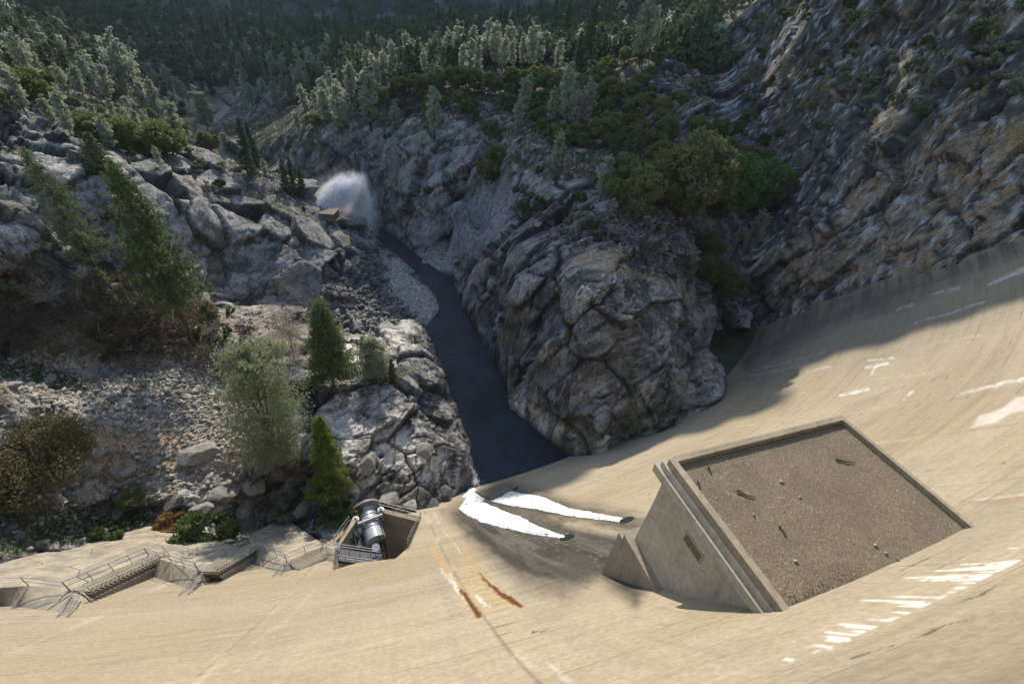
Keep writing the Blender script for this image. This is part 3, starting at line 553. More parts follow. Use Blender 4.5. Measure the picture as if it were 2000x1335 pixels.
lad=tag(bpy.data.objects.new('access_ladder',None),'steel ladder rails leaning on the face below the left landing','ladder',group='ladders below the ledges'); COL.objects.link(lad)
# ladders that run down on to the face
def ladder(px0,px1,lab,o=None):
    root=o or bpy.data.objects.new('access_ladder',None)
    if not o: COL.objects.link(root)
    tag(root,lab,'ladder',group='ladders below the ledges'); a=face(*px0,1.9);b=face(*px1,.05); root.location=b; v=[];f=[]
    w=np.array([.9,.25,0]); 
    for s in (0,1): tube(v,f,a-b+w*s,w*s,.06,6)
    meshobj('ladder_rail',v,f,M_steel,root); v=[];f=[]
    for k in range(1,9): c=(a-b)*k/9; tube(v,f,c,c+w,.035,6)
    meshobj('rung',v,f,M_steel,root)
ladder((143,1152),(110,1206),'twin rail steel ladder reaching the face below the first landing',lad)
ladder((382,1116),(349,1162),'thin steel ladder below the middle landing'); ladder((556,1098),(532,1125),'short ladder at the landing nearest the valve pit')
# ---------------- valve pit ----------------
M_pit=concrete('pit_concrete',c=(.42,.385,.32))
pit=tag(bpy.data.objects.new('valve_pit',None),'sunken concrete pit with grey shaded walls at the foot of the dam','pit'); COL.objects.link(pit)
ZT=15.; fl=2.
T1=P(742,991,ZT);T2=P(822,1011,ZT); T0=P(700,985,13.5); TL=P(684,1020,16.);TLL=P(655,1062,20.)
N1=face(797,1068);N2=face(773,1090);N3=face(700,1098);N4=face(650,1110)
pit.location=(T1[0],T1[1],fl); o_=np.array(pit.location)
loop=[T1,T2,N1,N2,N3,N4,TLL,TL,T0]
cen=np.mean(loop,0)
v=[];f=[]; n=len(loop)
for p in loop: v+= [p-o_,np.array([p[0],p[1],fl])-o_]
for i in range(n): f.append([2*i,2*((i+1)%n),2*((i+1)%n)+1,2*i+1])
meshobj('pit_wall',v,f,M_pit,pit); meshobj('pit_floor',[np.array([p[0],p[1],fl+.01])-o_ for p in loop],[list(range(n))],M_pit,pit)
rail(pit,[T1-o_,T2-o_,N1-o_+[0,0,.1]],2.,3.); rail(pit,[TL-o_,TLL-o_],2.,3.)
v=[];f=[]
for p,a_,b_ in ((T1,T1,T2),(TL,TLL,TL),(T0,TL,T0)): 
    d=(b_-a_); d2=np.cross(d,[0,0,1]);d2/=np.linalg.norm(d2); mb_box(v,f,a_-o_-[0,0,1.2]-d2*.5*0+d2*.02,d,-d2*1.0 if False else d2*.8,np.array([0,0,1.21]))
meshobj('pit_curb',v,f,M_con,pit)
# valve
valve=tag(bpy.data.objects.new('outlet_valve',None),'big grey ribbed steel valve cylinder with a round hood in the pit','valve'); COL.objects.link(valve)
zc_=13.5; a=P(728,1035,zc_);b=P(716,998,zc_); valve.location=(a[0],a[1],zc_); o_=a; ax=(b-a)/np.linalg.norm(b-a); sd_=np.cross(ax,[0,0,1])
M_valve=simple('pale_grey_valve_paint',(.42,.44,.46),.35,.12,2,.3); M_hood=simple('grey_brown_steel',(.22,.21,.19),.6,.2,2,.2)
Lc=np.linalg.norm(b-a); r_=1.75
v=[];f=[]; tube(v,f,np.zeros(3)-ax*2.4,ax*Lc,r_,28); meshobj('valve_body',v,f,M_valve,valve)
v=[];f=[]
for k in range(6): tube(v,f,ax*(Lc*k/5-.08),ax*(Lc*k/5+.10),r_+.11,28)
meshobj('stiffener_ring',v,f,M_steel,valve)
v=[];f=[]; tube(v,f,ax*(Lc+.1),ax*(Lc+.5),r_+1.1,32); meshobj('hood_flange',v,f,M_hood,valve)
for s in (-1,1):
    v=[];f=[]; c=ax*Lc*.55+sd_*s*(r_+.55); tube(v,f,c+[0,0,-1],c+[0,0,1.7],.62,16); tube(v,f,c+[0,0,1.7],c+[0,0,2.0],.45,16); tube(v,f,c+[0,0,2],c+[0,0,2.4],.18,10); meshobj('actuator_drum',v,f,M_valve,valve)
v=[];f=[]; tube(v,f,-sd_*2.2+ax*Lc*.25+[0,0,r_+.2],sd_*2.2+ax*Lc*.25+[0,0,r_+.2],.26,12); meshobj('cross_shaft',v,f,M_valve,valve)
fr=tag(bpy.data.objects.new('machinery_frame',None),'dark steel box frame with a round white cover standing over the valve','frame'); COL.objects.link(fr)
c=P(719,1047,13.); fr.location=c; u=ax; w=sd_
v=[];f=[]; hw,hl,hh=2.35,2.6,1.6
cor=[w*sx*hw+u*sy*hl for sx,sy in ((-1,-1),(1,-1),(1,1),(-1,1))]
for i in range(4):
    p,q_=cor[i],cor[(i+1)%4]
    tube(v,f,p+[0,0,-5],p+[0,0,hh],.14,4)
    for z_ in (hh,0,-2): tube(v,f,p+[0,0,z_],q_+[0,0,z_],.14,4)
for t in (-.33,.33): tube(v,f,cor[0]*(.5-t)+cor[1]*(.5+t)+[0,0,hh],cor[3]*(.5-t)+cor[2]*(.5+t)+[0,0,hh],.09,4)
meshobj('frame_bars',v,f,M_steel_dark,fr)
v=[];f=[]; mb_box(v,f,-w*hw*.93-u*hl*.93+[0,0,-.6],w*hw*1.86,u*hl*1.86,np.array([0,0,.5])); meshobj('deck_plate',v,f,M_steel_dark,fr)
M_white=simple('white_paint',(.78,.80,.82),.4,.06,3)
v=[];f=[]; tube(v,f,w*.25-u*.9+[0,0,-.1],w*.25-u*.9+[0,0,.35],1.05,24); meshobj('round_cover',v,f,M_white,fr)
v=[];f=[]; tube(v,f,-w*2.1+u*1.6+[0,0,0],w*2.1+u*2.0+[0,0,0],.8,20); meshobj('gear_housing',v,f,M_valve,fr)
br=tag(bpy.data.objects.new('footbridge',None),'narrow steel footbridge with open railings crossing the valve pit','bridge'); COL.objects.link(br)
zb=20.; b0=P(664,1072,zb);b1=P(744,1083,zb); br.location=b0; d=b1-b0; pn=np.cross(d,[0,0,1]);pn/=np.linalg.norm(pn); pn=pn if pn@(-b0*[1,1,0])>0 else -pn
v=[];f=[]; mb_box(v,f,np.zeros(3),d,pn*1.9,np.array([0,0,.12]))
for s in (0,1.85): mb_box(v,f,pn*s+[0,0,-.45],d,pn*.12,np.array([0,0,.45-.003]))
meshobj('bridge_deck',v,f,M_steel_dark,br); v=[];f=[]
for k in range(24): c=d*(k+.5)/24; tube(v,f,c+[0,0,.14],c+pn*1.9+[0,0,.14],.05,5)
meshobj('deck_grating',v,f,M_steel,br)
rail(br,[pn*.05+[0,0,.12],d+pn*.05+[0,0,.12]],1.5,1.6,.05); rail(br,[pn*1.85+[0,0,.12],d+pn*1.85+[0,0,.12]],1.5,1.6,.05)
v=[];f=[]
for c in (pn*.1,d+pn*.1,pn*1.8,d+pn*1.8): tube(v,f,c+[0,0,-16],c,.14,8)
meshobj('bridge_post',v,f,M_steel,br)
for px,py,z_,lab in ((657,1066,22,'round white lamp dish on a pole at the left end of the footbridge'),(734,1068,21,'round white lamp dish on a pole at the right end of the footbridge'),(688,1043,13,'white lamp dish on a bracket at the left wall of the pit'),(741,1035,13,'white lamp dish beside the valve frame')):
    rt_=bpy.data.objects.new('flood_lamp',None); COL.objects.link(rt_); tag(rt_,lab,'lamp',group='white lamp dishes around the valve pit'); c=P(px,py,z_); rt_.location=c-np.array([0,0,4.]); v=[];f=[]
    tube(v,f,(0,0,0),(0,0,3.9),.07,6); meshobj('lamp_pole',v,f,M_steel,rt_); v=[];f=[]; tn=np.array([-c[0],-c[1],60.]);tn/=np.linalg.norm(tn); tube(v,f,np.array([0,0,4.])-tn*.1,np.array([0,0,4.])+tn*.12,.5,14,.62); meshobj('lamp_dish',v,f,M_white,rt_)
# ---------------- gatehouse block ----------------
ZR=72.; A_,B_,C_,D_=[P(x,y,ZR) for x,y in ((1310,895),(1645,812),(1925,1043),(1540,1200))]
U=(A_-D_+B_-C_)/2; LU=np.linalg.norm(U);U/=LU; Wv=(C_-D_+B_-A_)/2; Wv-=U*(Wv@U); LW=np.linalg.norm(Wv);Wv/=LW
gh=tag(bpy.data.objects.new('gatehouse',None),'square concrete gatehouse jutting from the dam with a flat gravel roof','building'); COL.objects.link(gh); gh.location=D_
def GL(v): return [tuple(U*x+Wv*y+np.array([0,0,z])) for x,y,z in v]
def gbox(v,f,x0,x1,y0,y1,z0,z1,b0=0.,b1=0.,c0=0.): # b0 batter of outer side at bottom, c0 batter of left side at the bottom
    k=len(v)
    v+= [(x0,y0-c0,z0),(x1+b0,y0-c0,z0),(x1+b0,y1,z0),(x0,y1,z0),(x0,y0,z1),(x1,y0,z1),(x1,y1,z1),(x0,y1,z1)]
    f+= [[k,k+3,k+2,k+1],[k+4,k+5,k+6,k+7]]+[[k+i,k+(i+1)%4,k+4+(i+1)%4,k+4+i] for i in range(4)]
M_gh=concrete('gatehouse_concrete',c=(.37,.34,.29))
cw=LU*.06
v=[];f=[]; wx=LU-.15; 
# left wall with a window opening at x in [wx0,wx1], z in [wz0,wz1]
def gl(px,py):  # intersect a pixel with the left wall plane y=yw in local coordinates
    r=ray(px,py); n=Wv; t=((D_+Wv*yw-np.array([0,0,H]))@n)/(r@n); p=np.array([0,0,H])+r*t-D_; return p@U,p[2]
yw=-.05; w1=gl(1341,1037);w2=gl(1376,1084);w3=gl(1367,1102);w4=gl(1332,1051)
wx0,wx1=min(w2[0],w3[0]),max(w1[0],w4[0]); wz1=(w1[1]+w2[1])/2; wz0=(w3[1]+w4[1])/2
gbox(v,f,-3.4,wx,yw+.5,LW-.2,-36,-.7,1.6)
gbox(v,f,-3.4,wx0,yw,yw+.5,-36,-.7); gbox(v,f,wx1,wx,yw,yw+.5,wz0-.0,-.7,0); gbox(v,f,wx0,wx1,yw,yw+.5,wz1,-.7); gbox(v,f,wx0,wx,yw,yw+.497,-36,wz0-.002,1.6)
meshobj('wall',GL(v),f,M_gh,gh)
v=[];f=[]; gbox(v,f,-3.4,wx+.7,-.5,LW+.15,-1.6,-.95); gbox(v,f,-3.4,wx+.45,-.27,LW+.1,-.947,-.5); meshobj('cornice',GL(v),f,M_gh,gh)
v=[];f=[]; pr=.30
gbox(v,f,-.3,LU,-.12,pr,-.497,0); gbox(v,f,LU-pr-.002,LU+.1,pr+.002,LW-.002,-.547,0.002); gbox(v,f,-1.2,LU-pr-.004,LW-pr,LW+.0,-.547,.001); meshobj('parapet',GL(v),f,M_con,gh)
v=[];f=[]; gbox(v,f,-.05,.12,pr,LW-pr,-.56,.02); meshobj('roof_flashing',GL(v),f,M_steel,gh)
# stepped lower stage
zs=-9.; v=[];f=[]; gbox(v,f,-3.4,wx+1.35,yw-.55,LW,-36,zs-.6,.6,0); gbox(v,f,-3.4,wx+.8,yw-.55,LW-.2,zs-.597,zs); meshobj('lower_plinth',GL(v),f,M_con2,gh)
def gravel():
    s=NT('roof_gravel',.95); n=s.noise(.5,5,.6); f1=s.voro(20.,'F1',out=1); sp=s.n('ShaderNodeSeparateColor'); s.l(f1,sp.inputs[0])
    c=s.mix(s.mp(sp.outputs[0],.1,.9),(.105,.086,.062),(.215,.175,.122)); c=s.mix(s.mp(n,.35,.7,.0,.45),c,(.10,.083,.062)); c=s.mix(s.mp(s.noise(2.5,4),.62,.72,0,.6),c,(.10,.08,.06)); c=s.mix(s.mp(sp.outputs[1],.992,.996),c,(.40,.37,.33))
    s.col(c); s.bump(s.voro(20.,'F1'),.03,.7); return s.m
xs=np.linspace(.05,LU-pr-.01,90);ys=np.linspace(pr+.003,LW-pr-.003,130);XG,YG=np.meshgrid(xs,ys); pp=np.stack([XG.ravel(),YG.ravel(),np.zeros(XG.size)],-1)
zz=-.36+fbm(pp*.35,4,800)*.05+fbm(pp*3.,2,805)*.018; pp[:,2]=zz; meshobj('gravel_roof',np.array(GL(pp)),gridfaces(130,90),gravel(),gh)
# moss and debris line by the dam: low tufts
rs=np.random.RandomState(5)
v=[];f=[]
for _ in range(900):
    x=abs(rs.normal(0,.5))+.1; y=pr+.2+(LW*.42)*rs.beta(1,1.4); s_=rs.uniform(.02,.055); z_=-.35; k=len(v); a=rs.uniform(0,6.3); v+=[(x,y,z_),(x+s_*math.cos(a),y+s_*math.sin(a),z_),(x+s_*math.cos(a+2),y+s_*math.sin(a+2),z_+s_*.9)]; f.append([k,k+1,k+2])
tag(meshobj('moss_clumps',GL(v),f,simple('dark_moss',(.055,.036,.02),.95,.5,8),gh),kind='stuff')
# louvre window
M_lv=simple('louvre_green',(.13,.14,.10),.5,.2,4); M_glass=simple('dull_window',(.06,.07,.06),.25,.3,4); M_wf=simple('tan_window_frame',(.30,.27,.20),.6,.15,4)
v=[];f=[]; t=.12
gbox(v,f,wx0,wx1,yw-.05,yw+.2,wz0,wz0+t); gbox(v,f,wx0,wx1,yw-.05,yw+.2,wz1-t,wz1); gbox(v,f,wx0,wx0+t,yw-.047,yw+.197,wz0+t,wz1-t); gbox(v,f,wx1-t,wx1,yw-.047,yw+.197,wz0+t,wz1-t)
wo=meshobj('window',GL(v),f,M_wf,gh); v=[];f=[]
for k in range(7): z_=wz0+t+(wz1-wz0-2*t)*(k+.1)/7; gbox(v,f,wx0+t,wx1-t,yw-.02,yw+.03,z_,z_+(wz1-wz0)/16)
meshobj('louvre',GL(v),f,M_lv,wo); v=[];f=[]; gbox(v,f,wx0+t,wx1-t,yw+.05,yw+.08,wz0+t,wz1-t); meshobj('pane',GL(v),f,M_glass,wo)
# twigs and stones lying on the roof
M_twig=simple('dead_wood',(.06,.05,.042),.9,.4,9)
def roofpt(px,py): p=P(px,py,ZR-.33); return p
for (x0,y0,x1,y1),lab in (((1632,897,1672,907),'long pale dead twig on the upper right of the gravel roof'),((1438,958,1474,970),'thin curved twig lying on the left part of the gravel roof'),((1521,1027,1538,1050),'thick black stick lying near the centre of the gravel roof'),((1362,940,1369,957),'short forked stick beside the left parapet of the roof'),((1384,912,1390,926),'tiny twig near the top left roof corner'),((1752,1096,1768,1100),'small stick close to the flashing at the lower roof edge')):
    a=roofpt(x0,y0);b=roofpt(x1,y1);v=[];f=[];pts=[(b-a)*t+np.array([0,0,.05])+rs.normal(0,.05,3)*[1,1,.3]*(0<t<1) for t in (0,.25,.5,.75,1)]
    for i in range(4): tube(v,f,pts[i],pts[i+1],.045*(1.2-i*.25)+.012,6,.045*(1.2-(i+1)*.25)+.012)
    tube(v,f,pts[2],pts[2]+rs.normal(0,.22,3)*[1,1,.2]+[0,0,.05],.022,5,.008); o=meshobj('twig',v,f,M_twig); o.location=a; tag(o,lab,'twig',group='twigs on the gatehouse roof')
def rockmesh(seed,n=2,ang=.28):
    bm=bmesh.new(); bmesh.ops.create_icosphere(bm,subdivisions=n,radius=1); rs_=np.random.RandomState(seed)
    pl_=[(lambda d:(d/np.linalg.norm(d),rs_.uniform(.5,.78)))(rs_.normal(size=3)) for _ in range(15)]
    for x in bm.verts:
        c=np.array(x.co)
        for d,h in pl_:
            e=c@d-h
            if e>0: c=c-d*e
        x.co=c*[1.15,.95,.75]
    me=bpy.data.meshes.new('boulder'); bm.to_mesh(me); bm.free(); return me
M_pebble=simple('pale_pebble',(.26,.24,.205),.9,.2,4); stone_me=rockmesh(3,2); stone_me.materials.append(M_pebble)
for (x,y,s_),lab in (((1526,941,.16),'tan stone at the upper middle of the gravel roof'),((1554,1096,.13),'white pebble left of the lower roof edge'),((1562,971,.11),'pale pebble near the roof centre'),((1710,1065,.13),'whitish stone toward the lower right of the roof'),((1730,1080,.11),'white pebble just above the lower roof flashing'),((1472,1005,.10),'small dark stone in the left middle of the roof')):
    o=bpy.data.objects.new('roof_stone',stone_me); COL.objects.link(o); o.location=roofpt(x,y)+np.array([0,0,.04]); o.scale=(s_,s_,s_*.8); tag(o,lab,'stone',group='stones on the gatehouse roof')
# ---------------- unseen puffs added to shade the gorge and far valley ----------------
E1=np.array([math.cos(math.radians(SUN_AZ)),-math.sin(math.radians(SUN_AZ)),0]);E2=np.cross(sd,E1); E2=E2 if E2[2]>0 else -E2
def shade_puffs(name,poly,dist,r,step,seed,lab,holes=()):
    rs=np.random.RandomState(seed); bm=bmesh.new(); bmesh.ops.create_icosphere(bm,subdivisions=2,radius=1); sv=np.array([v.co[:] for v in bm.verts]); sf=np.array([[v.index for v in f.verts] for f in bm.faces]); bm.free()
    P_=np.array(poly,float); us=np.arange(P_[:,0].min(),P_[:,0].max(),step); vs_=np.arange(P_[:,1].min(),P_[:,1].max(),step); U_,V_=np.meshgrid(us,vs_); U_=U_.ravel()+rs.uniform(-.25,.25,U_.size)*step;V_=V_.ravel()+rs.uniform(-.25,.25,V_.size)*step
    d=polydist(U_,V_,poly); m=inpoly(U_,V_,poly)&(d>r*.55)
    for hu,hv,a,b,an in holes: 
        c,s=math.cos(an),math.sin(an); x=(U_-hu)*c+(V_-hv)*s;y=-(U_-hu)*s+(V_-hv)*c; m&=((x/a)**2+(y/b)**2)>1
    U_,V_,d=U_[m],V_[m],d[m]; n=len(U_); rad=r*rs.uniform(.8,1.15,n); w=rs.uniform(-1,1,n)*r*.8*np.minimum(d/r,2)
    # extra rim puffs
    c=sd*dist+E1*U_[:,None]+E2*V_[:,None]+sd*w[:,None]
    allv=(sv[None]*rad[:,None,None]*np.array([1,1,.85])+c[:,None]); allv+= (rs.normal(0,.03,allv.shape)*rad[:,None,None]); ff=(sf[None]+(np.arange(n)*len(sv))[:,None,None]).reshape(-1,3)
    o=meshobj(name,allv.reshape(-1,3),ff,M_shade_puff,smooth=True); tag(o,lab,'shade_puffs',kind='stuff'); return o
M_shade_puff=simple('shade_puff_white',(.8,.8,.82),1.,.03,.02)
SHP=[(12,-8),(30,-9),(45,-12),(53,-20),(61,-4),(76,-3),(92,-11),(98,-4),(101,4),(105,14),(108,24),(118,62),(150,90),(300,120),(300,-90),(180,-82),(120,-66),(62,-60),(34,-70),(8,-84),(-18,-94),(-52,-104),(-46,-90),(-32,-78),(-24,-64),(-14,-56),(4,-46),(10,-34),(9,-20)]
_z=[25,25,22,12,20,25,23,30,36,45,55,80,100,120,80,65,62,56,55,45,30,20,15,8,4,2,2,5,15]
def cv_(u,v,z,e0=27.):
    a,b=math.radians(e0),math.radians(SUN_EL); return (u,z*math.cos(b)-(z*math.cos(a)-v)/math.sin(a)*math.sin(b))
SHP=[cv_(u,v,z) for (u,v),z in zip(SHP,_z)]
shade_puffs('shade_puffs',SHP,640,7.5,6.2,1,'ragged white puffs added unseen to shade the gorge',holes=[cv_(x,y,75)+(a,b,c) for x,y,a,b,c in [(172,-40,22,9,.5),(158,-2,16,7,.9),(176,20,14,8,.4),(128,-40,12,5,.5),(205,-30,20,12,.7)]])
shade_puffs('shade_puffs',[cv_(x,y,45) for x,y in [(-700,-190),(-200,-150),(-60,-140),(20,-124),(80,-112),(110,-112),(140,-150),(600,-240),(800,-650),(-1000,-650)]],2700,30,25,2,'wide bank of white puffs added unseen to shade the far valley',holes=[(-250,-420,90,40,.3),(200,-500,80,40,1.),(-60,-260,50,16,.2)])
# ---------------- foliage ----------------
def leafmat(name,c,var=.3,trans=.35,tipc=None):
    s=NT(name,.75); oi=s.n('ShaderNodeObjectInfo'); n=s.noise(.9,3); k=s.mp(oi.outputs['Random'],0,1,0,1,False)
    c1=tuple(x*(1-var) for x in c);c2=tuple(x*(1+var) for x in c); a=s.mix(s.mp(n,.32,.68),c1,c2); a=s.mix(s.ma('MULTIPLY',k,.55),a,tipc or (c[0]*1.5,c[1]*1.15,c[2]*.9)); s.col(a)
    out=s.t.nodes['Material Output']; tr=s.n('ShaderNodeBsdfTranslucent'); s.l(a,tr.inputs[0]); mx=s.n('ShaderNodeMixShader'); mx.inputs[0].default_value=trans; s.l(s.b.outputs[0],mx.inputs[1]); s.l(tr.outputs[0],mx.inputs[2]); s.l(mx.outputs[0],out.inputs[0]); return s.m
L_gray=leafmat('grey_pine_needles',(.33,.37,.27),.25,.5,(.34,.36,.25)); L_fir=leafmat('dark_fir_needles',(.065,.10,.055),.3,.25); L_pon=leafmat('green_pine_needles',(.115,.165,.065),.35,.3,(.10,.12,.04)); L_bright=leafmat('fresh_green_needles',(.13,.19,.05),.3,.4)
L_oak=leafmat('oak_leaves',(.12,.165,.055),.45,.45,(.19,.19,.06)); L_bush=leafmat('grey_green_shrub_leaves',(.20,.235,.15),.3,.3,(.15,.15,.08)); L_bg=leafmat('green_shrub_leaves',(.06,.10,.025),.35,.35,(.12,.15,.04)); L_or=leafmat('orange_leaves',(.22,.14,.05),.3,.4); L_ol=leafmat('olive_red_shrub_leaves',(.14,.13,.06),.35,.3,(.17,.125,.065))
M_bark=simple('grey_brown_bark',(.085,.065,.05),.95,.35,3,bump=.04); M_bark2=simple('dark_bark',(.04,.034,.03),.95,.35,3); M_dead=simple('bleached_dead_wood',(.26,.23,.20),.9,.3,4); M_brown=simple('brown_dead_twigs',(.085,.068,.055),.95,.35,3)
def leaves(c,size,rs,up=.3):
    """one triangle per centre, random orientation"""
    n=len(c); a=rs.normal(size=(n,3)); a[:,2]+=up; a/=np.linalg.norm(a,axis=1,keepdims=True)+1e-9; b=np.cross(a,rs.normal(size=(n,3))); b/=np.linalg.norm(b,axis=1,keepdims=True)+1e-9
    s=size*rs.uniform(.6,1.3,(n,1)); v=np.stack([c-b*s*.45,c+b*s*.45,c+a*s*1.15],1).reshape(-1,3); return v
def crown_conifer(h,rb,t0,rs,nb,per,size,droop=.25,pw=.85,irr=.25,asym=0,tuft=0):
    C=[];B=[]
    for k in range(nb):
        t=t0+(1-t0)*((k+rs.rand())/nb)**.9; az_=rs.uniform(0,6.283); L=rb*((1-t)/(1-t0))**pw*(1+rs.normal(0,irr))*(1+asym*math.cos(az_))+.25; L=max(L,.2)
        d=np.array([math.cos(az_),math.sin(az_),0]); n=max(4,int(per*L/rb)+3); s=rs.beta(2.2,1.3,n)*L; s=(np.round(s/tuft)*tuft if tuft else s); sag=-droop*s+ .10*L
        p=np.stack([d[0]*s,d[1]*s,t*h+sag+(rs.normal(0,.05*rb,n) if not tuft else 0)],-1)+(rs.normal(0,.07*L+.03,(n,3))*[1,1,.5] if not tuft else rs.normal(0,.27,(n,3))+np.array([-d[1],d[0],0])*(np.sign(np.sin(s*37.+k))*s*.22)[:,None]); C.append(p); B.append((t*h,d,L))
    C=np.concatenate(C); return leaves(C,size,rs,.4),B
def crown_gray(h,w,t0,rs,nb,per,size,fork=3):
    C=[];B=[];st=[]
    for k in range(fork):
        a=rs.uniform(0,6.28); st.append((rs.uniform(.25,.45) if k else 0,np.array([math.cos(a),math.sin(a),0])*(w*rs.uniform(.25,.55) if k else w*.08),rs.uniform(.82,1.)if k else 1.))
    for k in range(nb):
        q_=st[rs.randint(len(st))]; t=t0+(1-t0)*rs.rand(); tt=np.clip((t-q_[0])/(1-q_[0]),0,1); base=np.array([0,0,min(t,q_[2])*h])+q_[1]*tt**.8
        prof=math.sin(math.pi*np.clip((t-t0)/(1-t0)*.78+.2,0,1))**.7; L=w*prof*rs.uniform(.45,1.); az_=rs.uniform(0,6.28); d=np.array([math.cos(az_),math.sin(az_),rs.uniform(.1,.65)])
        n=per; s=rs.beta(3,1.2,n)*L; p=base+d*s[:,None]+rs.normal(0,.10*L+.05,(n,3)); C.append(p); B.append((base,d,L))
    return leaves(np.concatenate(C),size,rs,.7),B,st
def crown_oak(h,w,t0,rs,nc,per,size):
    C=[];cs=[]
    for k in range(nc):
        d=rs.normal(size=3); d/=np.linalg.norm(d); rr_=rs.uniform(.35,.95)**.6; c=np.array([d[0]*w*rr_*.72,d[1]*w*rr_*.72,h*(t0+1)/2+d[2]*h*(1-t0)/2*rr_*.78]); r=w*rs.uniform(.13,.27); g=rs.normal(size=(per,3)); g/=np.linalg.norm(g,axis=1,keepdims=True); g[:,2]*=.75; C.append(c+g*r*rs.uniform(.65,1.08,(per,1))); cs.append((c,r))
    return leaves(np.concatenate(C),size,rs,.2),cs
def wood(h,r,rs,branches=(),forks=(),lean=0.):
    v=[];f=[]; pts=[np.array([0,0,-.06*h])]+[np.array([rs.normal(0,.006*h)*(i>0),rs.normal(0,.006*h)*(i>0),h*i/6]) for i in range(7)]
    for i in range(7): tube(v,f,pts[i],pts[i+1],r*(1.15-i/7),8,r*(1.15-(i+1)/7)+.01)
    for (a,b,r0) in branches: 
        m=(a+b)/2+np.array([0,0,-.03*np.linalg.norm(b-a)]); tube(v,f,a,m,r0,5,r0*.65); tube(v,f,m,b,r0*.65,4,r0*.15)
    return np.array(v),f
TPL={}
def mk(name,kind,h,seed,**k):
    rs=np.random.RandomState(seed)
    if kind=='conifer':
        lv,B=crown_conifer(h,k['w'],k.get('t0',.12),rs,k['nb'],k['per'],k['size'],k.get('droop',.25),k.get('pw',.85),k.get('irr',.25),k.get('asym',0),k.get('tuft',0)); br=[(np.array([0,0,z]),np.array([d[0]*L*.75,d[1]*L*.75,z-L*.12]),h*.0035) for z,d,L in B[::max(1,len(B)//60)]]; tv,tf=wood(h*.97,h*k.get('tr',.014),rs,br)
    elif kind=='gray':
        lv,B,st=crown_gray(h*.96,k['w'],k.get('t0',.2),rs,k['nb'],k['per'],k['size'],k.get('fork',3)); br=[(b,b+d*L*.8,h*.0028) for b,d,L in B[::max(1,len(B)//50)]]; tv,tf=wood(h*.93,h*.013,rs,br); v2=[];f2=[]
        tv=tv.tolist()
        for q_ in st[1:]:
            a=np.array([0,0,q_[0]*h*.8]);b=np.array([0,0,q_[2]*h*.9])+q_[1]; m=(a+b)/2+q_[1]*.25; tube(tv,tf,a,m,h*.009,6,h*.006); tube(tv,tf,m,b,h*.006,6,h*.002)
    else:
        lv,cs=crown_oak(h,k['w'],k.get('t0',.25),rs,k['nc'],k['per'],k['size']); br=[(np.array([0,0,h*.2]),c-np.array([0,0,r*.3]),h*.010) for c,r in cs]; tv,tf=wood(h*.5,h*.03,rs,br)
    fac=np.arange(len(lv)).reshape(-1,3)
    def me(nm,v,f,m):
        o=meshobj(nm,np.array(v,np.float32) if isinstance(f,np.ndarray) else v,f,m); d=o.data; bpy.data.objects.remove(o); return d
    TPL[name]=dict(h=h,crown=me('crown',lv,fac,k['leaf']),trunk=me('trunk',tv,tf,k.get('bark',M_bark)))
    # joined mesh for far copies
    tris=[]; 
    for q_ in tf:
        for i in range(1,len(q_)-1): tris.append((q_[0],q_[i],q_[i+1]))
    av=np.concatenate([lv,np.array(tv)]); af=np.concatenate([fac,np.array(tris)+len(lv)]); o=meshobj('tree',av,af,[k['leaf'],k.get('bark',M_bark)]); mi=np.zeros(len(af),np.int32); mi[len(fac):]=1; o.data.polygons.foreach_set('material_index',mi); TPL[name]['one']=o.data; bpy.data.objects.remove(o)
for i in range(3): mk('fir%d'%i,'conifer',20,10+i,w=3.0+.3*i,nb=150,per=34,size=.55,leaf=L_fir,bark=M_bark2,t0=.06,pw=.8,irr=.22)
for i in range(5): mk('gray%d'%i,'gray',18,20+i,w=2.9+.35*(i%3),nb=120,per=46,size=.42,leaf=L_gray,bark=M_bark2,t0=.16+.05*(i%2),fork=2+i%2)
for i in range(4): mk('oak%d'%i,'oak',9,30+i,w=5.0+.4*i,nc=34,per=190,size=.42,leaf=L_oak,t0=.1)
for i in range(2): mk('cedar%d'%i,'conifer',12,40+i,w=2.2,nb=130,per=40,size=.34,leaf=L_pon,t0=.03,pw=.75,irr=.12,droop=.35)
mk('yellowpine','conifer',16,44,w=2.6,nb=70,per=30,size=.5,leaf=L_ol,t0=.15,pw=.6,irr=.35)
for i in range(4): mk('shrub%d'%i,'oak',2.0,50+i,w=1.6+.15*i,nc=12,per=130,size=.24,leaf=[L_bush,L_bush,L_bush,L_bg][i],t0=.02)
mk('oakbig','oak',11,60,w=6.,nc=75,per=240,size=.42,leaf=leafmat('olive_oak_leaves',(.16,.19,.075),.4,.4,(.17,.17,.07)),t0=.08)
mk('oakgreen','oak',10,61,w=5.5,nc=75,per=220,size=.40,leaf=leafmat('deep_green_oak_leaves',(.11,.19,.05),.3,.35,(.09,.13,.03)),t0=.08)
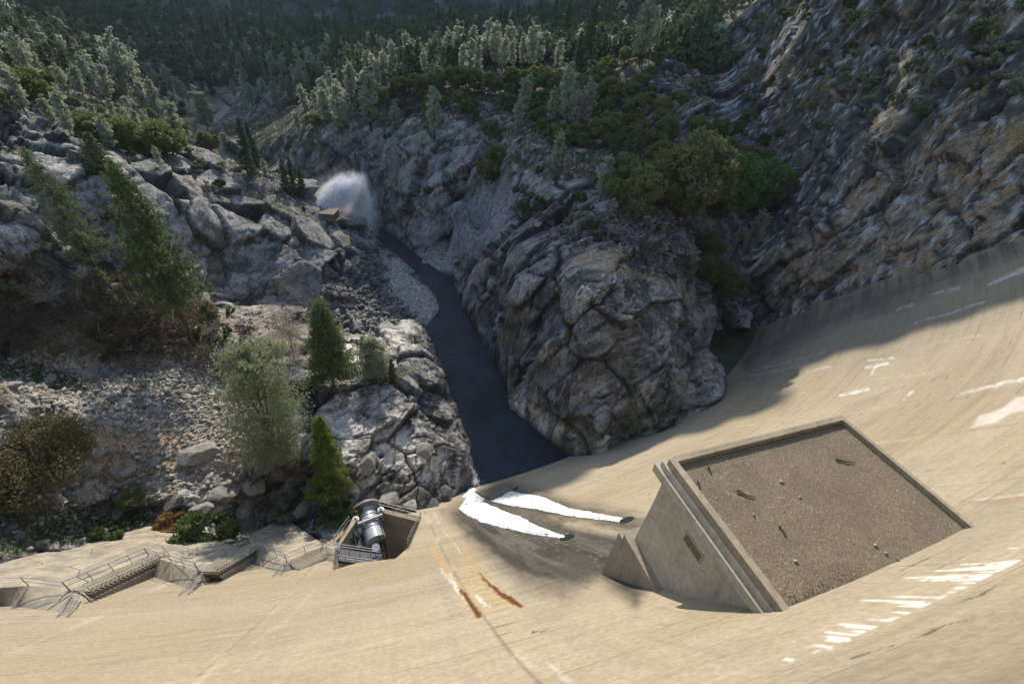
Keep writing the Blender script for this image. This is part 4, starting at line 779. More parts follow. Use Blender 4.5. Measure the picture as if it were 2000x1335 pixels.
# near trees
mk('hero_pine','conifer',34,70,tuft=1.1,w=7.2,nb=230,per=160,size=.38,leaf=L_pon,t0=.30,pw=.62,irr=.28,droop=.1,tr=.014)
mk('hero_pine2','conifer',26,71,tuft=1.0,w=6.2,nb=230,per=120,size=.30,leaf=leafmat('grey_green_pine_needles',(.13,.165,.085),.3,.3),t0=.05,pw=.6,irr=.3,droop=.1)
mk('hero_gray','gray',18,72,w=7.0,nb=420,per=85,size=.24,leaf=leafmat('soft_grey_green_needles',(.215,.25,.15),.2,.4,(.25,.27,.17)),t0=.02,fork=6,bark=M_bark)
mk('hero_cedar','conifer',13,73,tuft=.5,w=2.5,nb=300,per=80,size=.24,leaf=L_pon,t0=.10,pw=.6,irr=.2,droop=.15)
mk('hero_bright','conifer',9,74,w=1.9,nb=240,per=80,size=.19,leaf=L_bright,t0=.03,pw=.6,irr=.2)
mk('hero_small_gray','gray',6,75,w=2.1,nb=260,per=60,size=.16,leaf=L_gray,t0=.0,fork=3)
mk('pale_tree','gray',8,76,w=3.0,nb=200,per=22,size=.14,leaf=leafmat('pale_grey_foliage',(.30,.30,.26),.2,.3),t0=.1,fork=5,bark=M_dead)
mk('bigbush','oak',6.5,77,w=8.5,nc=170,per=330,size=.24,leaf=L_ol,t0=-.1)
def hworld(g,hpx):
    x0,y0=proj(g); lo,hi=.1,90.
    for _ in range(30):
        m=(lo+hi)/2; x1,y1=proj(g+np.array([0,0,m])); 
        if math.hypot(x1-x0,y1-y0)<hpx: lo=m
        else: hi=m
    return lo
ORD='first second third fourth fifth sixth seventh eighth ninth tenth eleventh twelfth thirteenth fourteenth fifteenth sixteenth seventeenth eighteenth nineteenth twentieth'.split()
def ordw(n):
    if n<20: return ORD[n]
    t=(n+1)//10; u_=(n+1)%10; tens={2:'twenty',3:'thirty',4:'forty',5:'fifty',6:'sixty',7:'seventy',8:'eighty',9:'ninety',10:'hundred'}[t]
    return tens+('-'+ORD[u_-1] if u_ else 'th').replace('tyth','tieth')
PLACED=[]
def place(name,tpl,g,h,rot=None,parts=True,wscale=1.,lean=(0,0),cat='tree',obname=None):
    T=TPL[tpl]; s=h/T['h']; rz=random.uniform(0,6.28) if rot is None else rot
    from mathutils import Euler
    if parts:
        r=bpy.data.objects.new(name,None); COL.objects.link(r)
        for nm in ('trunk','crown'): c=bpy.data.objects.new(nm if cat=='tree' else {'trunk':'stems','crown':'foliage'}[nm],T[nm]); COL.objects.link(c); c.parent=r
    else: r=bpy.data.objects.new(name,T['one']); COL.objects.link(r)
    r.location=Vector(g)-Vector((0,0,.02*h)); M=Matrix.Rotation(lean[1],4,'X')@Matrix.Rotation(lean[0],4,'Y')@Matrix.Rotation(rz,4,'Z'); r.rotation_euler=M.to_euler(); r.scale=(s*wscale,s*wscale,s); r['category']=cat
    PLACED.append((r,name,tpl,proj(g),h)); return r
random.seed(7); RS=np.random.RandomState(11)
KN={'gray':('grey_pine','airy grey green pine'),'fir':('fir_tree','dark pointed fir'),'oak':('oak_tree','round dark green oak'),'cedar':('cedar_tree','narrow green cedar'),'shrub':('shrub','low shrub')}
def put(tpl,px,py,hpx,lab=None,parts=True,ws=1.,lean=(0,0),rmin=0,cat='tree',name=None):
    g,i,j=ground(px,py,rmin); h=hworld(g,hpx); k=[a for a in KN if tpl.startswith(a)]; nm=name or (KN[k[0]][0] if k else 'tree')
    r=place(nm,tpl,g,h,parts=parts,wscale=ws,lean=lean,cat=cat); 
    if lab: r['label']=lab
    return r
# hero trees (label, base pixel, height in pixels)
put('hero_pine',382,676,392,'tall leaning green pine rising from dead brush on the left slope',name='pine_tree',ws=.72,lean=(-.06,0))
put('hero_pine2',186,520,262,'leaning grey green pine on the far left above dry brush',name='pine_tree',ws=.8,lean=(-.12,0))
put('hero_gray',545,905,252,'broad rounded grey green pine beside the talus near the stairs',name='grey_pine',ws=.68)
put('hero_cedar',652,752,168,'dark green conical conifer on the rocks left of the pale outcrop',name='conifer_tree')
put('hero_bright',650,948,145,'bright green young conifer just above the valve pit',name='conifer_tree',ws=.72)
put('hero_small_gray',733,738,80,'small grey pine standing on the pale outcrop by the river',name='grey_pine')
put('cedar0',768,748,48,'little green conifer right of the small grey pine',name='conifer_tree')
put('pale_tree',575,700,95,'pale leafless looking tree behind the broad grey pine',name='bare_tree')
put('cedar1',200,335,85,'bushy dark green conifer on the boulders at far left',name='conifer_tree',ws=1.9)
bb=put('bigbush',70,935,92,'huge olive and reddish bush at the left edge of the frame',name='bush',cat='bush')
G1=[('gray0',84,156,60),('gray1',184,189,78),('gray2',280,212,150),('gray3',355,290,92),('gray4',310,228,72),('gray0',408,262,88),('gray1',416,255,70),('gray2',258,272,66),('gray3',252,298,56),('gray4',190,250,48),('gray0',445,300,42),('gray1',522,352,38),('gray2',140,130,60),('gray3',115,160,70),('gray4',240,150,80),('gray0',215,160,70),('gray1',340,190,60),
 ('gray0',895,136,85),('gray1',923,130,72),('gray2',874,136,75),('gray3',951,133,85),('gray4',968,136,85),('gray0',990,130,80),('gray1',1000,142,55),('gray2',1035,140,90),('gray3',1050,136,70),('gray4',1087,136,55),('gray0',1075,105,42),('gray1',839,140,56),('gray2',821,143,62),('gray3',793,140,72),('gray4',681,140,50),('gray0',713,105,42),('gray1',720,165,60),('gray2',751,165,62),('gray3',725,259,112),('gray4',667,266,95),('gray0',685,245,42),('gray1',849,273,92),('gray2',774,259,52),('gray3',1018,235,78),('gray4',1032,205,56),('gray0',1073,245,70),('gray1',1105,258,122),('gray2',1133,245,85),('gray3',1084,336,76),('gray4',1171,392,82),('gray0',1105,343,40),('gray1',1248,130,125),('gray2',1266,105,88),('gray3',1175,105,42),('gray4',1455,500,86),('gray0',1524,168,66),('gray1',1012,262,60),('gray2',700,140,55),('gray3',640,150,60),('gray4',610,165,60),('gray0',585,150,55),('gray1',560,170,60),('gray2',535,160,55),('gray3',770,150,60),('gray4',905,150,60),('gray0',860,120,60),('gray1',1110,245,80),('gray2',490,130,45),('gray3',600,230,60),('gray4',640,245,65),('gray0',585,265,45)]
G2=[('fir0',485,345,112),('fir1',503,330,88),('fir2',560,372,58),('fir0',576,376,62),('fir1',591,379,46),('fir2',406,100,66),('fir0',455,103,76),('fir1',521,105,72),('fir2',430,100,60),('fir0',475,108,60),('fir1',623,105,78),('fir2',605,110,66),('fir0',690,85,75),('fir1',660,95,60),('fir2',10,58,46),('fir0',40,62,46),('fir1',80,65,46),('fir2',60,60,40),('fir0',190,50,50),('fir1',215,45,40),('fir0',1101,108,106),('fir1',1143,140,150),('fir2',1126,140,76),('fir0',1056,72,42),('fir1',1080,75,45),('fir2',350,100,55),('fir0',330,70,45),('fir1',1218,328,58),('fir2',1196,318,62),('fir0',415,185,60),('fir1',420,110,50)]
G3=[('oak0',1178,285,72),('oak1',1297,282,62),('oak2',1454,250,38),('oak3',1400,275,44),('oak0',1440,265,34),('oak1',1328,210,34),('oak2',1335,78,50),('oak3',1380,510,54),('oak0',1388,560,64),('oak1',1412,592,66),('oak2',100,213,52),('oak3',228,200,34),('oak0',416,302,52),('oak1',1150,200,60),('oak2',1190,210,60),('oak3',1120,190,50),('oak0',1000,180,50),('oak1',960,190,50),('oak2',925,185,50),('oak3',890,180,50),('oak0',850,190,50),('oak1',820,185,45),('oak2',1070,190,50),('oak3',1230,240,50),('oak0',1215,200,40),('oak1',955,275,40),('oak2',970,330,44),('oak3',960,360,50),('oak0',1205,420,70),('oak1',1470,400,70),('oak2',1500,390,60),('oak3',1360,270,44),('oak0',1250,180,40),('oak1',1040,180,45),('oak2',780,190,40),('oak3',740,210,40),('oak0',900,215,40),('oak1',1370,545,50),('oak2',1290,230,40),('oak2',1285,395,100),('oak3',1380,395,105),('oak0',1445,372,95),('oak1',1502,396,85),('oak2',1290,345,70),('oak3',1225,370,70),('oak0',1400,330,70),('oak3',1240,280,40)]
for t,x,y,h in G1+G2+G3: put(t,x,y,h*(1.18 if t[0]=='g' else 1.08),ws=random.uniform(.85,1.1),lean=(random.gauss(0,.04),random.gauss(0,.03)))
put('oakbig',1335,436,205,'largest olive oak beside the gully right of centre',name='oak_tree',ws=.9); put('oakgreen',1415,432,150,'fresh green oak right of the largest olive oak',name='oak_tree',ws=.85); put('oakbig',1240,436,120,'low olive oak left of the largest oak',name='oak_tree',ws=.85); put('oakgreen',1470,424,130,'dark oak leaning over the gully at the foot of the right hill',name='oak_tree',ws=.8)
put('yellowpine',1241,304,104,'slender yellowish pine above the pointed dark conifers',name='pine_tree',ws=.8)
# scattered woodland; world spacing keeps crowns apart
taken=[np.array(r.location)[:2] for r,*_ in PLACED]
def scatter(tpls,poly,n,hrange,spacing,maxtry=12000,nm=None,cat='tree',ws=(.85,1.15),cond=None):
    c=0;xs=[p[0] for p in poly];ys=[p[1] for p in poly]
    for _ in range(maxtry):
        if c>=n: break
        x=RS.uniform(min(xs),max(xs));y=RS.uniform(min(ys),max(ys))
        if not inpoly(np.array([x]),np.array([y]),poly)[0]: continue
        g,i,j=ground(x,y)
        if inr[i,j] or dr[i,j]<3 or rr0[i]>900: continue
        d_=np.array(taken); 
        if len(d_) and (np.hypot(d_[:,0]-g[0],d_[:,1]-g[1])<spacing).any(): continue
        t=tpls[RS.randint(len(tpls))]; k=[a for a in KN if t.startswith(a)][0]
        place(nm or KN[k][0],t,g,RS.uniform(*hrange),parts=False,wscale=RS.uniform(*ws),lean=(RS.normal(0,.05),RS.normal(0,.04)),cat=cat); taken.append(g[:2]); c+=1
    return c
GR=['gray%d'%i for i in range(5)];FI=['fir%d'%i for i in range(3)];OK=['oak%d'%i for i in range(4)];SH=['shrub%d'%i for i in range(4)]
scatter(FI,[(-20,-20),(700,-20),(700,70),(540,105),(380,105),(200,60),(-20,70)],55,(16,28),7)
scatter(FI,[(700,-20),(1150,-20),(1150,60),(820,70),(700,100)],25,(16,28),8)
scatter(GR,[(-20,70),(200,60),(450,110),(760,110),(1100,90),(1120,150),(780,175),(720,250),(560,230),(420,200),(380,230),(330,240),(60,170)],120,(12,21),4.5)
scatter(OK,[(780,150),(1120,150),(1330,200),(1300,300),(1100,290),(960,240),(760,230),(650,260),(560,240),(560,190)],100,(4.5,8.5),4.)
scatter(OK,[(60,100),(420,110),(420,200),(330,260),(150,230),(0,150)],60,(4,7),4.5)
scatter(GR+OK,[(-20,150),(120,200),(330,250),(430,300),(300,330),(100,260),(-20,230)],26,(6,13),5)
scatter(OK,[(560,60),(1330,10),(1300,160),(1130,150),(700,110)],60,(6,11),6)
SHN='shrub'
scatter(SH,[(1340,60),(1480,-20),(2020,-20),(2020,170),(1850,230),(1650,250),(1480,300),(1420,220),(1310,160)],140,(2.0,4.6),3.2,nm=SHN,cat='shrub')
scatter(SH,[(640,270),(950,270),(940,330),(860,400),(760,380),(700,330)],18,(1.6,3.2),4,nm=SHN,cat='shrub')
scatter(SH,[(1000,340),(1200,330),(1260,430),(1240,470),(1030,450),(1000,400)],24,(1.5,3.8),3.2,nm=SHN,cat='shrub')
scatter(SH,[(20,150),(300,240),(560,350),(660,420),(500,420),(300,340),(20,260)],30,(1.2,3.2),3.,nm=SHN,cat='shrub')
scatter(SH,[(0,500),(200,540),(330,590),(480,600),(480,690),(200,700),(0,680)],28,(1.3,3.),2.2,nm=SHN,cat='shrub')
scatter(SH,[(540,600),(680,650),(620,760),(560,700)],5,(.8,1.6),1.8,nm=SHN,cat='shrub')
scatter(SH,[(1280,500),(1340,460),(1420,520),(1440,640),(1400,640),(1330,600)],8,(1.2,2.5),2.5,nm=SHN,cat='shrub')
scatter(SH,[(560,860),(600,930),(560,1000),(500,1000),(480,920)],6,(1.,2.2),1.5,nm=SHN,cat='shrub')
scatter(SH,[(300,960),(450,950),(520,1020),(380,1050),(100,1040),(0,1060),(0,960)],8,(.5,1.1),1.6,nm=SHN,cat='shrub')
scatter(SH,[(1560,560),(1700,480),(1990,400),(1990,450),(1700,540)],6,(1.,2.2),3,nm=SHN,cat='shrub')
scatter(SH,[(780,700),(860,800),(900,900),(820,960),(760,860)],8,(.4,1.0),1.5,nm=SHN,cat='shrub')
# a few coloured shrubs seen near the ledges
for t_,x,y,h_,l_,m_ in (('shrub1',340,1030,32,'orange autumn shrub at the edge of the left apron',L_or),('shrub1',405,1060,60,'bright green bush spilling over the left apron',L_bg),('shrub1',208,1058,34,'green tuft of weeds on the apron edge at left',L_bg),('shrub1',262,978,26,'small lime green bush among boulders',L_bright),('shrub1',662,1015,40,'green grass clump left of the valve pit',L_bg),('shrub1',565,1005,36,'yellow green weeds above the pointed apron slab',L_bush),('shrub1',640,960,40,'leafy green bush at the foot of the young conifer',L_bright)):
    T=TPL[t_]; g,i,j=ground(x,y); h=hworld(g,h_*.8); r=bpy.data.objects.new('shrub',None); COL.objects.link(r); r.location=g
    for nm in ('stems','foliage'):
        d_=T['trunk' if nm=='stems' else 'crown'].copy(); d_.materials[0]=M_bark if nm=='stems' else m_; c=bpy.data.objects.new(nm,d_); COL.objects.link(c); c.parent=r
    s=h/T['h']; r.scale=(s*1.2,s*1.2,s); tag(r,l_,'shrub')
# ---------------- labels from the picture position ----------------
REG=[('along the top edge above the far valley',lambda x,y:y<75 and x<700),('near the top edge right of centre',lambda x,y:y<75 and x<1330),('high on the rocky right hillside',lambda x,y:x>=1310 and y<110),('midway up the rocky right hillside',lambda x,y:x>=1400 and y<200),('on the lower right hillside above the cliff',lambda x,y:x>=1400 and y<330),('by the gully beside the dam',lambda x,y:x>=1260 and y>=430),('near the large oaks',lambda x,y:x>=1180 and y<470),('in the backlit row above the gorge',lambda x,y:x>=780 and y<150),('in the dark band right of centre',lambda x,y:x>=1000 and y<300),('on the slope behind the gorge cliff',lambda x,y:x>=640 and y<262),('on the cliff right of the white spray',lambda x,y:x>=640 and x<1000 and y<470),('on the rubble above the rock knob',lambda x,y:x>=1000 and y<470),('in the valley left of the white spray',lambda x,y:x>=400 and y<300),('on the wooded slope at upper left',lambda x,y:x<400 and y<210),('on the far left rocks below the woods',lambda x,y:x<400 and y<400),('on the bare ridge left of the spray',lambda x,y:x<700 and y<450),('in the dead brush under the leaning pines',lambda x,y:x<500 and y<720),('around the pale outcrop by the river',lambda x,y:x>=500 and y<990 and x<930),('among the boulders above the stairs',lambda x,y:True)]
bk={}
for r,nm,t,(x,y),h in PLACED:
    if 'label' in r: continue
    for rg,fn in REG:
        if fn(x,y): break
    bk.setdefault((nm,rg),[]).append((x,r,t,h))
DESC={'grey_pine':('grey pine',['slender','airy','forked','pale','feathery']),'fir_tree':('dark fir',['pointed','tall','dense']),'oak_tree':('green oak',['rounded','bushy','dark','spreading']),'cedar_tree':('cedar',['narrow','bushy']),'shrub':('shrub',['grey green','fresh green','sage coloured','olive brown']),'conifer_tree':('conifer',['green'])}
for (nm,rg),l in bk.items():
    l.sort(key=lambda a:a[0]); n=len(l)
    for i,(x,r,t,h) in enumerate(l):
        base,ad=DESC[nm]; a=ad[int(t[-1])%len(ad)] if t[-1].isdigit() else ad[0]
        pos='the only one' if n==1 else ('leftmost' if i==0 else ('rightmost' if i==n-1 else (ordw(i)+' from the left' if i<=n//2 else ordw(n-1-i)+' from the right')))
        r['label']=f'{a} {base} {rg}, {pos}' if n==1 else f'{a} {base} {rg}, {pos}'; r['label']=r['label'] if len(r['label'].replace('-',' ').split())<=16 else f'{base} {rg}, {pos}'; r['group']=f'{base}s {rg}' if n>1 else base+'s in the canyon'
# ---------------- distant woods, past counting ----------------
def distant(name,n,poly,hr,seed,leaf,lab,rmin,rmax):
    rs=np.random.RandomState(seed); V_=[];Fc=[]; k=0; cnt=0
    tpls=[(lambda h,w,rs:leaves(np.stack([np.zeros(150),np.zeros(150),np.zeros(150)],-1),1,rs))]
    A=np.radians(rs.uniform(-56,40,n*4)); Rr=np.exp(rs.uniform(math.log(rmin),math.log(rmax),n*4))
    for a,r in zip(A,Rr):
        if cnt>=n: break
        j=int(np.clip((a-az[0])/(az[1]-az[0]),0,NA-1));i=int(np.clip(np.searchsorted(rr0,r),0,NR-1)); p=Vd[i,j]
        x,y=proj(p)
        if not(-60<x<2060 and -140<y<170) or inr[i,j] or dr[i,j]<5: continue
        if x>1400 and r<500: continue
        h=rs.uniform(*hr); con=rs.rand()<.5; m=70
        if con: t=rs.rand(m)**.8; rad=h*.17*(1-t)+.2; z_=t*h
        else: t=rs.rand(m); rad=h*.36*np.sqrt(np.clip(1-(2*t-.9)**2,0.02,1)); z_=t*h*.7
        an=rs.uniform(0,6.28,m); c=np.stack([np.cos(an)*rad,np.sin(an)*rad,z_],-1)+p; V_.append(leaves(c,h*.12+r*.0012,rs,.4)); cnt+=1
    V_=np.concatenate(V_); o=meshobj(name,V_,np.arange(len(V_)).reshape(-1,3),leaf); tag(o,lab,'forest',kind='stuff')
distant('distant_forest',6500,None,(9,20),3,L_fir,'dense dark forest covering the far valley and slopes',330,2600)
distant('distant_forest',350,None,(9,17),4,L_gray,'scattered grey pines dotted through the far forest',330,700)
# ---------------- water ----------------
def water_mat(name,c,rough=.06,sc=1.,bd=.06):
    s=NT(name,rough); s.b.inputs['IOR'].default_value=1.33; s.b.inputs['Specular IOR Level'].default_value=.5
    n=s.noise(.9*sc,6,.6,s.map(rot=(0,0,.4),scale=(1,2.2,1)),.5); n2=s.noise(.12*sc,3); s.col(s.mix(s.mp(n2,.35,.65),c,tuple(x*1.8 for x in c))); s.bump(s.ma('ADD',n,s.ma('MULTIPLY',s.noise(4*sc,3),.3)),bd*4,.9); return s.m
gx_=np.linspace(-420,90,120);gy_=np.linspace(30,520,120);XG,YG=np.meshgrid(gx_,gy_)
tag(meshobj('river_water',np.stack([XG.ravel(),YG.ravel(),0*XG.ravel()],-1),gridfaces(120,120),water_mat('river_water',(.005,.014,.024),.06,.7,.16)),kind='structure')
pm_=np.array(pool); cx,cy=pm_.mean(0)
tag(meshobj('pool_water',[(cx+(x-cx)*1.15,cy+(y-cy)*1.15,9.4) for x,y in pool],[list(range(len(pool)))],water_mat('green_pool_water',(.012,.018,.006),.15,1.5,.02)),kind='structure')
# white water
def foam_mat(name,lo=(.30,.35,.39)):
    s=NT(name,.6); n=s.noise(.9,7,.7,s.map(scale=(1.,.5,1)),.4); n2=s.noise(5,4,.7); s.col(s.mix(s.mp(s.ma('ADD',n,s.ma('MULTIPLY',n2,.25)),.40,.62),lo,(.70,.73,.75))); st=s.noise(1.1,6,.7,s.map(rot=(0,0,.31),scale=(2.4,.3,.3))); c0=s.b.inputs['Base Color'].links[0].from_socket; s.col(s.mix(s.mp(st,.50,.66,0,.75),c0,(.22,.23,.23))); s.bump(s.ma('ADD',n,n2),.22,.8); return s.m
M_foam=foam_mat('white_water')
def foam(name,poly,lab,lift=.5,step=1.1,seed=0,water=False,z=None,rag=1.6,edge=6.,k=900):
    xs=np.arange(min(p[0] for p in poly)-4,max(p[0] for p in poly)+4,step);ys=np.arange(min(p[1] for p in poly)-4,max(p[1] for p in poly)+4,step*.7); X,Y=np.meshgrid(xs,ys); n0=fbm(np.stack([X.ravel()/10,Y.ravel()/5,X.ravel()*0+seed],-1),3,k).reshape(X.shape)
    d=polydist(X,Y,poly); i=inpoly(X,Y,poly); sd_=np.where(i,d,-d)+n0*rag; m=sd_>0; pt=np.zeros(X.shape+(3,)); cells=m[:-1,:-1]|m[1:,:-1]|m[:-1,1:]|m[1:,1:]; need=np.zeros_like(m); need[:-1,:-1]|=cells;need[1:,:-1]|=cells;need[:-1,1:]|=cells;need[1:,1:]|=cells
    for a,b in zip(*np.nonzero(need)):
        hgt=.05+.5*lift*max(0,min(1,sd_[a,b]/edge))*(.8+.4*n0[a,b]); 
        if not m[a,b]: hgt=-.05
        if z is None: pt[a,b]=face(X[a,b],Y[a,b],hgt)
        else: q_=P(X[a,b],Y[a,b],z); pt[a,b]=q_+np.array([0,0,hgt])
    ids=-np.ones(X.shape,int); ids[need]=np.arange(need.sum()); fs=[]
    for a,b in zip(*np.nonzero(cells)): fs.append((ids[a,b],ids[a,b+1],ids[a+1,b+1],ids[a+1,b]))
    o=meshobj(name,pt[need],np.array(fs),M_foam,smooth=True); tag(o,lab,'white water',kind='stuff'); return o
foam('white_water',[(895,992),(922,975),(945,981),(985,997),(1015,1008),(1045,1024),(1085,1040),(1110,1047),(1098,1053),(1040,1043),(985,1031),(940,1019),(912,1006)],'broad white water tongue running down from the nearer outlet',.7,seed=1)
foam('white_water',[(955,978),(985,963),(1010,961),(1060,970),(1095,985),(1110,992),(1165,1001),(1224,1012),(1210,1019),(1120,1009),(1050,995),(1000,987)],'long white water tongue from the farther outlet beside the gatehouse',.6,seed=2)
foam('white_water',[(903,992),(908,962),(915,940),(922,950),(932,966),(948,974),(930,984)],'foaming pool against the rocks at the foot of the dam',.9,seed=3,rag=7)
foam('white_water',[(925,955),(950,946),(1000,938),(1004,943),(950,958),(930,966)],'strip of foam where the spill meets the dark river',.3,seed=4,z=.1,rag=3,edge=3)
foam('white_water',[(960,974),(975,958),(992,951),(1002,956),(1004,966),(985,970)],'splash curling over the dark weir block',.7,seed=5,rag=6)
# weir block
w1=[face(926,962,.0),face(992,944,0),face(1013,952,0),face(960,977,0)]
v=[];f=[]; up_=np.array([0,0,1.]); 
for p in w1: v.append(p+up_*.55)
for p in w1: v.append(p-up_*2.5)
f=[[0,1,2,3],[0,4,5,1],[1,5,6,2],[2,6,7,3],[3,7,4,0]]; tag(meshobj('weir_block',v,f,M_con3),'dark wet concrete weir block at the river edge','weir')
# small waterfall on the rock left of the river
rs=np.random.RandomState(9)
def streaks(name,paths,n,spread,size,lab,mat,seed=1,taper=None):
    rs=np.random.RandomState(seed); V_=[]
    for _ in range(n):
        pa=paths[rs.randint(len(paths))]; t=rs.rand()*(len(pa)-1); i=int(t); u=t-i; a,b=np.array(pa[i]),np.array(pa[min(i+1,len(pa)-1)]); c=a+(b-a)*u; d=(b-a)/(np.linalg.norm(b-a)+1e-6); s_=spread*(.35+t/(len(pa)-1)) if taper is None else spread*taper(t/(len(pa)-1)); c=c+rs.normal(0,s_,3); L=size*rs.uniform(.6,1.8); w=np.cross(d,rs.normal(size=3)); w/=np.linalg.norm(w)+1e-9; V_+= [c-w*size*.16,c+w*size*.16,c+d*L]
    o=meshobj(name,np.array(V_),np.arange(len(V_)).reshape(-1,3),mat); tag(o,lab,'white water',kind='stuff'); return o
M_drop=simple('white_spray',(.88,.89,.9),.8,.03,3)
g=[ground(x,y)[0]+np.array([0,0,.4]) for x,y in ((903,882),(912,905),(922,925),(925,938))]; g.append(P(926,944,.2))
streaks('small_waterfall',[g],1500,.45,.45,'thin white waterfall trickling down the rocks left of the river',M_drop,3)
def Pr(px,py,r): b=ray(px,py); return np.array([0,0,H])+b*(r/math.hypot(b[0],b[1]))
J0=Pr(622,398,192)
paths=[[Pr(619+k*3.2,401+k*1.6,191),Pr(637+k*2.6,382+k*2.4,193),Pr(660+k*1.9,363+k*3.2,196),Pr(684+k*.8,353+k*3.6,199)] for k in range(9)]
streaks('water_jet',paths,7000,1.3,.7,'broad white sheet of water rising from behind the ridge into the gorge',M_drop,5,lambda t:.4+.9*t)
paths=[[Pr(688+k*1.4,353+k*1.1,199),Pr(700+k*1.5,368+k*1.4,200),Pr(696+k*2.2,402+k*1.,201),Pr(686+k*3.2,440+k*1.5,202)] for k in range(13)]
streaks('water_jet',paths+paths[:4]*5,9000,1.0,.7,'bright falling column of white water at the right of the jet',M_drop,6,lambda t:.5+1.0*t)
# mist around the jet
mm=bpy.data.materials.new('jet_mist'); mm.use_nodes=True; t=mm.node_tree; t.nodes.remove(t.nodes['Principled BSDF']); pv=t.nodes.new('ShaderNodeVolumePrincipled'); pv.inputs['Color'].default_value=(.94,.96,1,1); tc_=t.nodes.new('ShaderNodeTexCoord'); gr_=t.nodes.new('ShaderNodeTexGradient'); gr_.gradient_type='SPHERICAL'; t.links.new(tc_.outputs['Object'],gr_.inputs[0]); nz=t.nodes.new('ShaderNodeTexNoise'); nz.inputs['Scale'].default_value=2.2; nz.inputs['Detail'].default_value=4; t.links.new(tc_.outputs['Object'],nz.inputs['Vector'])
m1=t.nodes.new('ShaderNodeMapRange'); m1.inputs[1].default_value=.36;m1.inputs[2].default_value=.62; t.links.new(nz.outputs['Fac'],m1.inputs[0]); m2=t.nodes.new('ShaderNodeMath'); m2.operation='MULTIPLY'; t.links.new(m1.outputs[0],m2.inputs[0]); t.links.new(gr_.outputs['Fac'],m2.inputs[1]); m3=t.nodes.new('ShaderNodeMath'); m3.operation='MULTIPLY'; m3.inputs[1].default_value=.14; t.links.new(m2.outputs[0],m3.inputs[0]); t.links.new(m3.outputs[0],pv.inputs['Density']); t.links.new(pv.outputs[0],t.nodes['Material Output'].inputs['Volume'])
def mist(px,py,r,sc,tilt,dens,lab):
    m=mm.copy(); m.node_tree.nodes['dens'].inputs[1].default_value=dens
    bm=bmesh.new(); bmesh.ops.create_icosphere(bm,subdivisions=3,radius=1); me=bpy.data.meshes.new('mist'); bm.to_mesh(me); bm.free(); me.materials.append(m); o=bpy.data.objects.new('mist',me); COL.objects.link(o); o.location=Pr(px,py,r); o.scale=sc
    vx=Vector(CM[:,0]); vy=Vector(CM[:,1]); vz=vx.cross(vy); R3=Matrix((vx,vy,vz)).transposed(); o.rotation_euler=(R3@Matrix.Rotation(tilt,3,'Z')).to_euler(); tag(o,lab,'mist',kind='stuff')
m3.name='dens'
mist(672,392,205,(17,15,8),0,.10,'pale drifting mist around the water jet')
mist(712,425,204,(8,15,6),.1,.16,'thin mist falling right of the water jet')
mist(657,384,195,(14,7.5,3.5),.72,1.6,'dense white core of the rising water sheet')
mist(699,392,200,(5.2,13,3.),-.22,1.8,'dense white core of the falling water column')
# small concrete hut roof on the ridge beside the jet
a,b,c,d=[Pr(x,y,r) for x,y,r in ((618,412,180),(640,402,184),(664,410,184),(652,422,178))]
hz=a[2]-.9; q4=[np.array([p[0],p[1],hz+.0]) for p in (a,b,c,d)]; v=[p for p in q4]+[p-[0,0,.35] for p in q4]+[p*[1,1,1]-[0,0,3] for p in q4]; cen=np.mean(q4,0)
for i in range(8,12): v[i]=v[i]+(cen-v[i])*[.12,.12,0]
hut=tag(bpy.data.objects.new('valve_house',None),'low flat concrete roof of a valve house on the ridge beside the jet','building'); COL.objects.link(hut); hut.location=cen-[0,0,3]; v=[x-np.array(hut.location) for x in v]
meshobj('roof',v[:8],[[0,1,2,3],[4,7,6,5]]+[[i,4+i,4+(i+1)%4,(i+1)%4] for i in range(4)],M_con3,hut); w_=[x-np.array([0,0,.003]) if i<4 else x for i,x in enumerate([v[8+i]+[0,0,2.64] for i in range(4)]+[v[8+i] for i in range(4)])]; meshobj('wall',w_,[[i,4+i,4+(i+1)%4,(i+1)%4] for i in range(4)],M_con3,hut)
